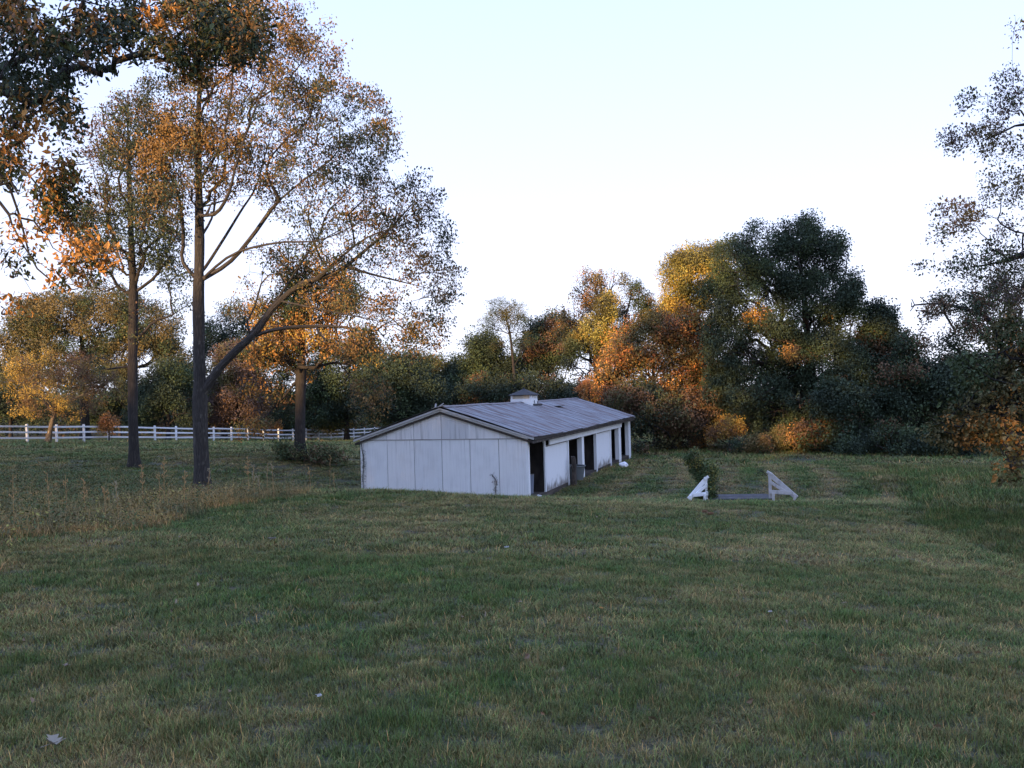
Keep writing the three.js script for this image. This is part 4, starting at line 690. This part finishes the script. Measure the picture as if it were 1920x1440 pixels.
{
  const r = rng(900), list = [];
  const field = (d0, d1, per, rad, hgt, wid) => {
    const n = Math.round(per * 0.78 * (d1 * d1 - d0 * d0));
    for (let i = 0; i < n; i++) {
      const d = Math.sqrt(d0 * d0 + r() * (d1 * d1 - d0 * d0)), x = (r() * 2 - 1) * 0.78 * d + (r() - 0.5), z = -d;
      if (inBarn(x, z) || x < -0.62 * d - 3) continue;
      if (d < 20 && fbm(x * 1.7 + 40, z * 1.7, 2, 3) < -0.34 && r() < 0.7) continue;
      list.push([x, z, rad * (0.7 + 0.6 * r()), hgt, wid]);
    }
  };
  field(1.5, 7, 210, 0.95, 1.0, 0); field(7, 14, 100, 1.4, 1.05, 0); field(14, 26, 34, 2.4, 1.25, 0); field(26, 48, 11, 4.2, 1.5, 0); field(48, 110, 2.6, 8, 2.2, 0);
  const im = new THREE.InstancedMesh(blades(77, 60, 0.10, 0.042, 0.0034, 0.95, 1.6), grassMat, list.length), M4 = new THREE.Matrix4(), q = new THREE.Quaternion(), c = new THREE.Color(), up = V(0, 1, 0);
  im.name = 'mown_grass'; im.castShadow = im.receiveShadow = true;
  list.forEach(([x, z, s, h], i) => {
    const d = dry(x, z), k = 0.7 + 0.6 * r();
    let col = d < 0.5 ? mixc(r() < 0.3 ? DEEPG : GREEN, BROWN, d * 0.9) : mixc(GREEN, r() < 0.55 ? STRAW : BROWN, Math.min(1, d * 0.95));
    if (r() < 0.1) col = mixc(col, STRAW, 0.7);
    const q2 = x - bank(-z), rough = z < -10 && z > -45 ? 1 + 0.9 * smooth(0, 1.5, q2) : 1, tall = rough * (0.75 + 0.7 * r()) * (1.15 - 0.5 * d) * (1 + 0.8 * Math.max(0, noise(x * 1.3, z * 1.3, 8)));
    q.setFromAxisAngle(up, r() * 6.283);
    im.setMatrixAt(i, M4.compose(onGround(x, z, -0.004), q, V(s, h * tall * (1 + s * 0.05), s)));
    im.setColorAt(i, c.setRGB(col[0] * k, col[1] * k, col[2] * k));
  });
  scene.add(im); tag(im, 'mown grass of the lawn, green with dry brown patches', 'grass', null, 'stuff');
  console.log('grass', list.length);
}
// rough weeds and dry grass on the left
{
  const r = rng(901), dryList = [], leafList = [];
  for (let i = 0; i < 60000; i++) {
    const d = 11 + 30 * Math.sqrt(r()), x = -(0.08 + r() * 0.72) * d, z = -d, w = weedBand(x, z);
    if (r() > w * 0.9 || inBarn(x, z)) continue;
    const near = d - (11.5 + Math.max(0, x / d + 0.6) / 0.3 * 10.5), inBand = near < 6.5 + 3 * noise(x * 0.4, z * 0.4, 7);
    if (inBand) (r() < 0.72 ? dryList : leafList).push([x, z]); else if (r() < 0.16) { if (r() < 0.6) leafList.push([x, z, 1]); else dryList.push([x, z, 0.8]); }
  }
  for (let i = 0; i < 900; i++) { const u = -0.3 + r() * 7.4, v = -0.1 - Math.pow(r(), 2) * 1.3, [x, z] = bpt(u, v); if (r() < (u < 2.6 ? 0.9 : 0.25)) dryList.push([x, z, 0.5]); }
  for (let i = 0; i < 160; i++) { const u = BW + 0.05 + r() * 0.35, v = 3 + r() * 17, [x, z] = bpt(u, v); if (Math.abs(v - 4.8) < 1.8 || Math.abs(v - 15) < 1.6) dryList.push([x, z, 0.35 + 0.4 * r()]); }
  const im = new THREE.InstancedMesh(blades(78, 30, 0.18, 0.24, 0.006, 0.7, 2.0), grassMat, dryList.length), M4 = new THREE.Matrix4(), q = new THREE.Quaternion(), c = new THREE.Color(), up = V(0, 1, 0);
  im.name = 'dry_grass'; im.castShadow = im.receiveShadow = true;
  dryList.forEach(([x, z, k], i) => {
    const s = (0.55 + 0.6 * r()) * (k ?? 1), n = noise(x * 0.5, z * 0.5, 6), col = mixc(n > -0.05 ? [0.52, 0.33, 0.11] : [0.07, 0.10, 0.035], [0.27, 0.185, 0.075], r());
    q.setFromAxisAngle(up, r() * 6.283); im.setMatrixAt(i, M4.compose(onGround(x, z, -0.01), q, V(s * 1.3, s, s * 1.3))); im.setColorAt(i, c.setRGB(...col));
  });
  scene.add(im); tag(im, 'tall dry tawny grass in the rough strip left of the lawn', 'grass', null, 'stuff');
  const lf = new THREE.InstancedMesh(spray(9, 18, 0.2, 0.05, 0.022, false, 0.1), leafMat, leafList.length); lf.name = 'weeds'; lf.castShadow = lf.receiveShadow = true;
  leafList.forEach(([x, z, deep], i) => {
    const s = 0.7 + 0.9 * r(), n = noise(x * 0.45 + 9, z * 0.45), pal = deep ? [[0.07, 0.11, 0.03], C.olive, C.green] : n > 0.0 ? [C.khaki, C.lime, C.olive] : [[0.07, 0.11, 0.03], C.green, C.olive], k = pal[r() * 3 | 0];
    q.setFromAxisAngle(up, r() * 6.283); lf.setMatrixAt(i, M4.compose(onGround(x, z, 0.05 + 0.2 * r() * s), q, V(s, s, s))); lf.setColorAt(i, c.setRGB(...k));
  });
  scene.add(lf); tag(lf, 'leafy green and yellowish weeds in the rough strip left of the lawn', 'weeds', null, 'stuff');
  console.log('weeds', dryList.length, leafList.length);
}
// single tall stalks that stand out of the weeds
{
  const straw = std({ color: rgb(0.42, 0.25, 0.10), roughness: 0.95, side: THREE.DoubleSide }), pale = std({ color: rgb(0.30, 0.25, 0.15), roughness: 0.95, side: THREE.DoubleSide });
  const r = rng(77);
  const stalk = (px, top, d, plume, lab) => {
    const p = at(px, top, d), g0 = onGround(p.x, p.z, -0.02), h = Math.max(0.4, p.y - g0.y), g = base('dry_stalk', g0);
    const lean = (r() - 0.5) * 0.16, cr = new THREE.CatmullRomCurve3([V(0, 0, 0), V(lean * 0.3, h * 0.5, 0.02), V(lean, h, 0)]);
    part('stem', new THREE.TubeGeometry(cr, 8, 0.006, 4), straw, g);
    const tuft = [];
    for (let i = 0; i < plume * 0.55; i++) { const t = 0.55 + 0.45 * r(), q = cr.getPoint(t), a = r() * 6.283, L = 0.03 + 0.09 * r() * (1.3 - t); tuft.push(beam(q, q.clone().add(V(Math.cos(a) * L, L * 0.9, Math.sin(a) * L)), 0.008, 0.008, 0.001)); const e = q.clone().add(V(Math.cos(a) * L, L, Math.sin(a) * L)); tuft.push(new THREE.OctahedronGeometry(0.009 + 0.010 * r()).scale(1, 1.8, 1).translate(e.x, e.y, e.z)); }
    part('seed_head', tuft, r() < 0.5 ? straw : pale, g);
    tag(g, lab, 'weed', 'dry stalks standing out of the rough grass');
  };
  [[25, 890, 17, 10, 'dry stalk nearest the left edge, in the rough grass'], [92, 885, 18, 10, 'slim dry stalk in front of the left part of the fence'], [125, 890, 20, 12, 'dry stalk left of the tawny clump, below the ornamental tree'], [160, 900, 19, 26, 'short tawny plume left of the slimmer trunk'], [198, 910, 18, 20, 'leafy dry stalk below the slimmer trunk, at its left'], [222, 905, 18, 24, 'bushy dry stalk below the slimmer trunk'], [268, 872, 21, 22, 'tall reddish stalk just right of the slimmer trunk'], [307, 862, 22, 24, 'tall stalk halfway between the two left trunks'], [300, 885, 21, 14, 'dry stalk beside the tall one between the two trunks'], [345, 886, 21, 26, 'pale bushy weed left of the foot of the tallest trunk'], [388, 882, 23, 14, 'leaning stalk in front of the tallest trunk'], [465, 854, 25, 30, 'tallest tawny stalk right of the tallest trunk'], [476, 872, 24, 30, 'tawny stalk beside the tallest stalk, slightly shorter'], [487, 892, 24, 20, 'short tawny stalk right of the pair beside the tallest trunk'], [500, 868, 25, 16, 'thin stalk right of the tallest tawny stalks'], [512, 870, 25, 18, 'branched stalk midway between tallest trunk and barn'], [582, 874, 27, 10, 'lone thin stalk left of the barn'], [627, 890, 28, 6, 'lone thin stalk nearest the barn corner'], [617, 855, 36, 14, 'reddish stalk by the bush left of the barn']].forEach((a) => stalk(...a));
}
// litter on the lawn
{
  const dl = [[100, 1421, 0.16, [0.42, 0.36, 0.27], 'large pale fallen leaf in the bottom left corner of the lawn'], [1326, 972, 0.30, [0.30, 0.16, 0.08], 'brown curled leaf litter on the lawn below the little bridge'], [1119, 975, 0.12, [0.45, 0.34, 0.24], 'small pale leaf on the lawn below the barn side'], [1128, 1153, 0.06, [0.7, 0.36, 0.1], 'tiny orange leaf in the middle of the lawn'], [125, 1265, 0.07, [0.36, 0.27, 0.2], 'tan leaf on the lawn at the lower left'], [510, 1018, 0.16, [0.55, 0.52, 0.48], 'whitish scrap at the edge of the rough grass'], [598, 1325, 0.05, [0.6, 0.58, 0.55], 'white speck-sized leaf on the lower lawn'], [1444, 1160, 0.06, [0.55, 0.5, 0.46], 'small whitish leaf on the right half of the lawn'], [950, 1034, 0.1, [0.5, 0.5, 0.47], 'pale leaf on the lawn below the barn gable']];
  const r = rng(66);
  for (const [px, py, L, col, lab] of dl) {
    let d = 3; for (let k = 3; k < 40; k += 0.05) { const p = at(px, py, k); d = k; if (p.y < ground(p.x, p.z)) break; }
    const p = at(px, py, d), g = base('fallen_leaf', onGround(p.x, p.z, 0.045), r() * 6), n = L > 0.2 ? 5 : 1, mat = std({ color: rgb(...col.map((x) => x * 0.62)), roughness: 0.9, side: THREE.DoubleSide }), geo = [];
    for (let i = 0; i < n; i++) { const l = n > 1 ? L * 0.6 : L, q = new THREE.PlaneGeometry(l, l * 0.55, 6, 4), a = q.attributes.position; for (let j = 0; j < a.count; j++) { const u = a.getX(j) / l * 2, v = a.getY(j) / (l * 0.275), w = Math.sqrt(Math.max(0, 1 - u * u)) * (0.75 + 0.25 * Math.cos(u * 9)); a.setXYZ(j, a.getX(j), v * w * l * 0.275, 0.22 * l * v * v * w + 0.12 * l * u * u); } q.computeVertexNormals(); geo.push(q.rotateX(-1.35 + 0.4 * r()).rotateY(r() * 6).translate(n > 1 ? (r() - 0.5) * L : 0, 0.02 + (n > 1 ? 0.03 * i : 0), n > 1 ? (r() - 0.5) * L * 0.5 : 0)); }
    part('blade', geo, mat, g);
    const mid = beam(V(-L * 0.4, 0.02, 0), V(L * 0.4, 0.03, 0.01), 0.004, 0.004, 0.001); part('leaf_stem', mid, mat, g);
    tag(g, lab, 'leaf');
  }
}
{ // small dead leaves scattered in the grass
  const r = rng(321), n = 300, im = new THREE.InstancedMesh(spray(12, 1, 0.001, 0.05, 0.03, true, 1.2), leafMat, n), M4 = new THREE.Matrix4(), q = new THREE.Quaternion(), c = new THREE.Color(); im.name = 'leaf_litter'; im.castShadow = im.receiveShadow = true;
  for (let i = 0; i < n; i++) { const d = 5 + 28 * r(), x = (r() * 2 - 1) * 0.65 * d, s = 0.5 + 0.7 * r(); q.setFromEuler(new THREE.Euler(r() * 1.2, r() * 6, r() * 1.2)); im.setMatrixAt(i, M4.compose(onGround(x, -d, 0.035), q, V(s, s, s))); const k = [[0.2, 0.13, 0.07], [0.15, 0.09, 0.05], [0.26, 0.2, 0.13], [0.22, 0.11, 0.05]][r() * 4 | 0]; im.setColorAt(i, c.setRGB(...k)); }
  scene.add(im); tag(im, 'small dead leaves scattered over the lawn', 'leaves', null, 'stuff');
}
// ---------------------------------------------------------------- the wood behind the photographer that keeps the low sun off the lawn
{
  const r = rng(4242), n = 42000, across = V(SUN.z, 0, -SUN.x).normalize(), flat = V(SUN.x, 0, SUN.z).normalize(), tan = SUN.y / Math.hypot(SUN.x, SUN.z);
  // where the photograph shows sun on leaves, the wood is open
  const lit = [[1110, 560, 74, 8], [1290, 530, 72, 8], [1230, 670, 66, 9.5], [1150, 690, 66, 6], [1370, 805, 60, 3.2], [1480, 820, 59, 2.2], [1305, 828, 62, 2.0], [1422, 592, 59, 1.8], [1450, 622, 59, 1.6], [1552, 655, 59, 1.4], [1556, 592, 59, 1.0], [1495, 665, 59, 0.8], [1110, 640, 70, 5], [1105, 725, 60, 2.2], [560, 620, 45, 4.5], [690, 730, 27, 2.2], [650, 640, 40, 3], [70, 740, 60, 4], [475, 180, 28, 2.9], [490, 300, 28, 2.2], [95, 350, 13, 1.1], [165, 470, 13, 1.2], [610, 790, 96, 3], [1908, 848, 22.5, 0.8], [90, 600, 88, 9], [220, 620, 88, 5], [100, 985, 17, 1.5], [300, 965, 20, 1.0], [440, 925, 27, 1.1], [290, 935, 19, 0.8], [370, 680, 28, 1.2], [364, 590, 28, 1.0], [440, 80, 13.5, 1.4], [1800, 420, 19, 0.8]].map(([x, y, d, s]) => { const p = at(x, y, d); return [p.dot(across), p.y - p.dot(flat) * tan, s]; });
  const shade = [[1490, 500, 62, 5.5], [1470, 700, 62, 6.5], [1590, 610, 62, 4], [1690, 690, 60, 6], [1600, 780, 60, 5], [1860, 680, 24, 3.4], [1800, 570, 42, 3], [720, 470, 28, 3.2], [790, 520, 28, 2.4], [640, 300, 28, 1.8]].map(([x, y, dd, s]) => { const p = at(x, y, dd); return [p.dot(across), p.y - p.dot(flat) * tan, s]; });
  const barnUV = []; for (const uu of [0.5, 3.7, 7]) for (const vv of [0, 6, 12, 18, 23]) { const [x, z] = bpt(uu, vv), p = V(x, BY + (uu === 3.7 ? 1.6 : 0.6), z); barnUV.push([p.dot(across), p.y - p.dot(flat) * tan]); }
  const list = [];
  for (let i = 0; i < n * 9 && list.length < n; i++) {
    const u = -95 + 145 * r(), dist = 46 + 9 * (r() - 0.5), h = -3 + 32 * r();
    const v = h - dist * tan, topline = 14.5 + 3 * noise(u * 0.09, 3) + 1.5 * noise(u * 0.35, 8);
    let tall = false; for (const [a, b2, s] of shade) if (Math.hypot(u - a, v - b2) < s * (1 + 0.3 * noise(u * 0.3, v * 0.3, 11))) tall = true;
    if (h > topline && !tall) continue;
    let keep = 1;
    for (const [a, b, s] of lit) { const q = Math.hypot(u - a, v - b) / s; keep *= smooth(0.75, 1.25, q + 0.35 * noise(u * 0.6, v * 0.6, 4)); }
    for (const [a, b2] of barnUV) if (Math.hypot(u - a, v - b2) < 3.1) keep = 1;
    if (v > 4) keep *= smooth(-0.42, -0.15, noise(u * 0.28, v * 0.28, 20) + 0.05);
    if (r() > keep) continue;
    list.push(across.clone().multiplyScalar(u).addScaledVector(flat, dist).setY(h));
  }
  const im = new THREE.InstancedMesh(SPRAY.far, leafMat, list.length), M4 = new THREE.Matrix4(), q = new THREE.Quaternion(), c = new THREE.Color(); im.name = 'woodland'; im.castShadow = im.receiveShadow = true;
  list.forEach((p, i) => { q.setFromEuler(new THREE.Euler(r(), r() * 6, r())); const s = 1.1 + 0.7 * r(), k = [C.oak, C.green, C.olive][r() * 3 | 0]; im.setMatrixAt(i, M4.compose(p, q, V(s, s, s))); im.setColorAt(i, c.setRGB(...k)); });
  scene.add(im); tag(im, 'wood on the rise behind the viewer that shades the lawn', 'woodland', null, 'stuff');
  console.log('wood', list.length, 'leaf sprays', leafCount);
}
renderer.render(scene, camera);
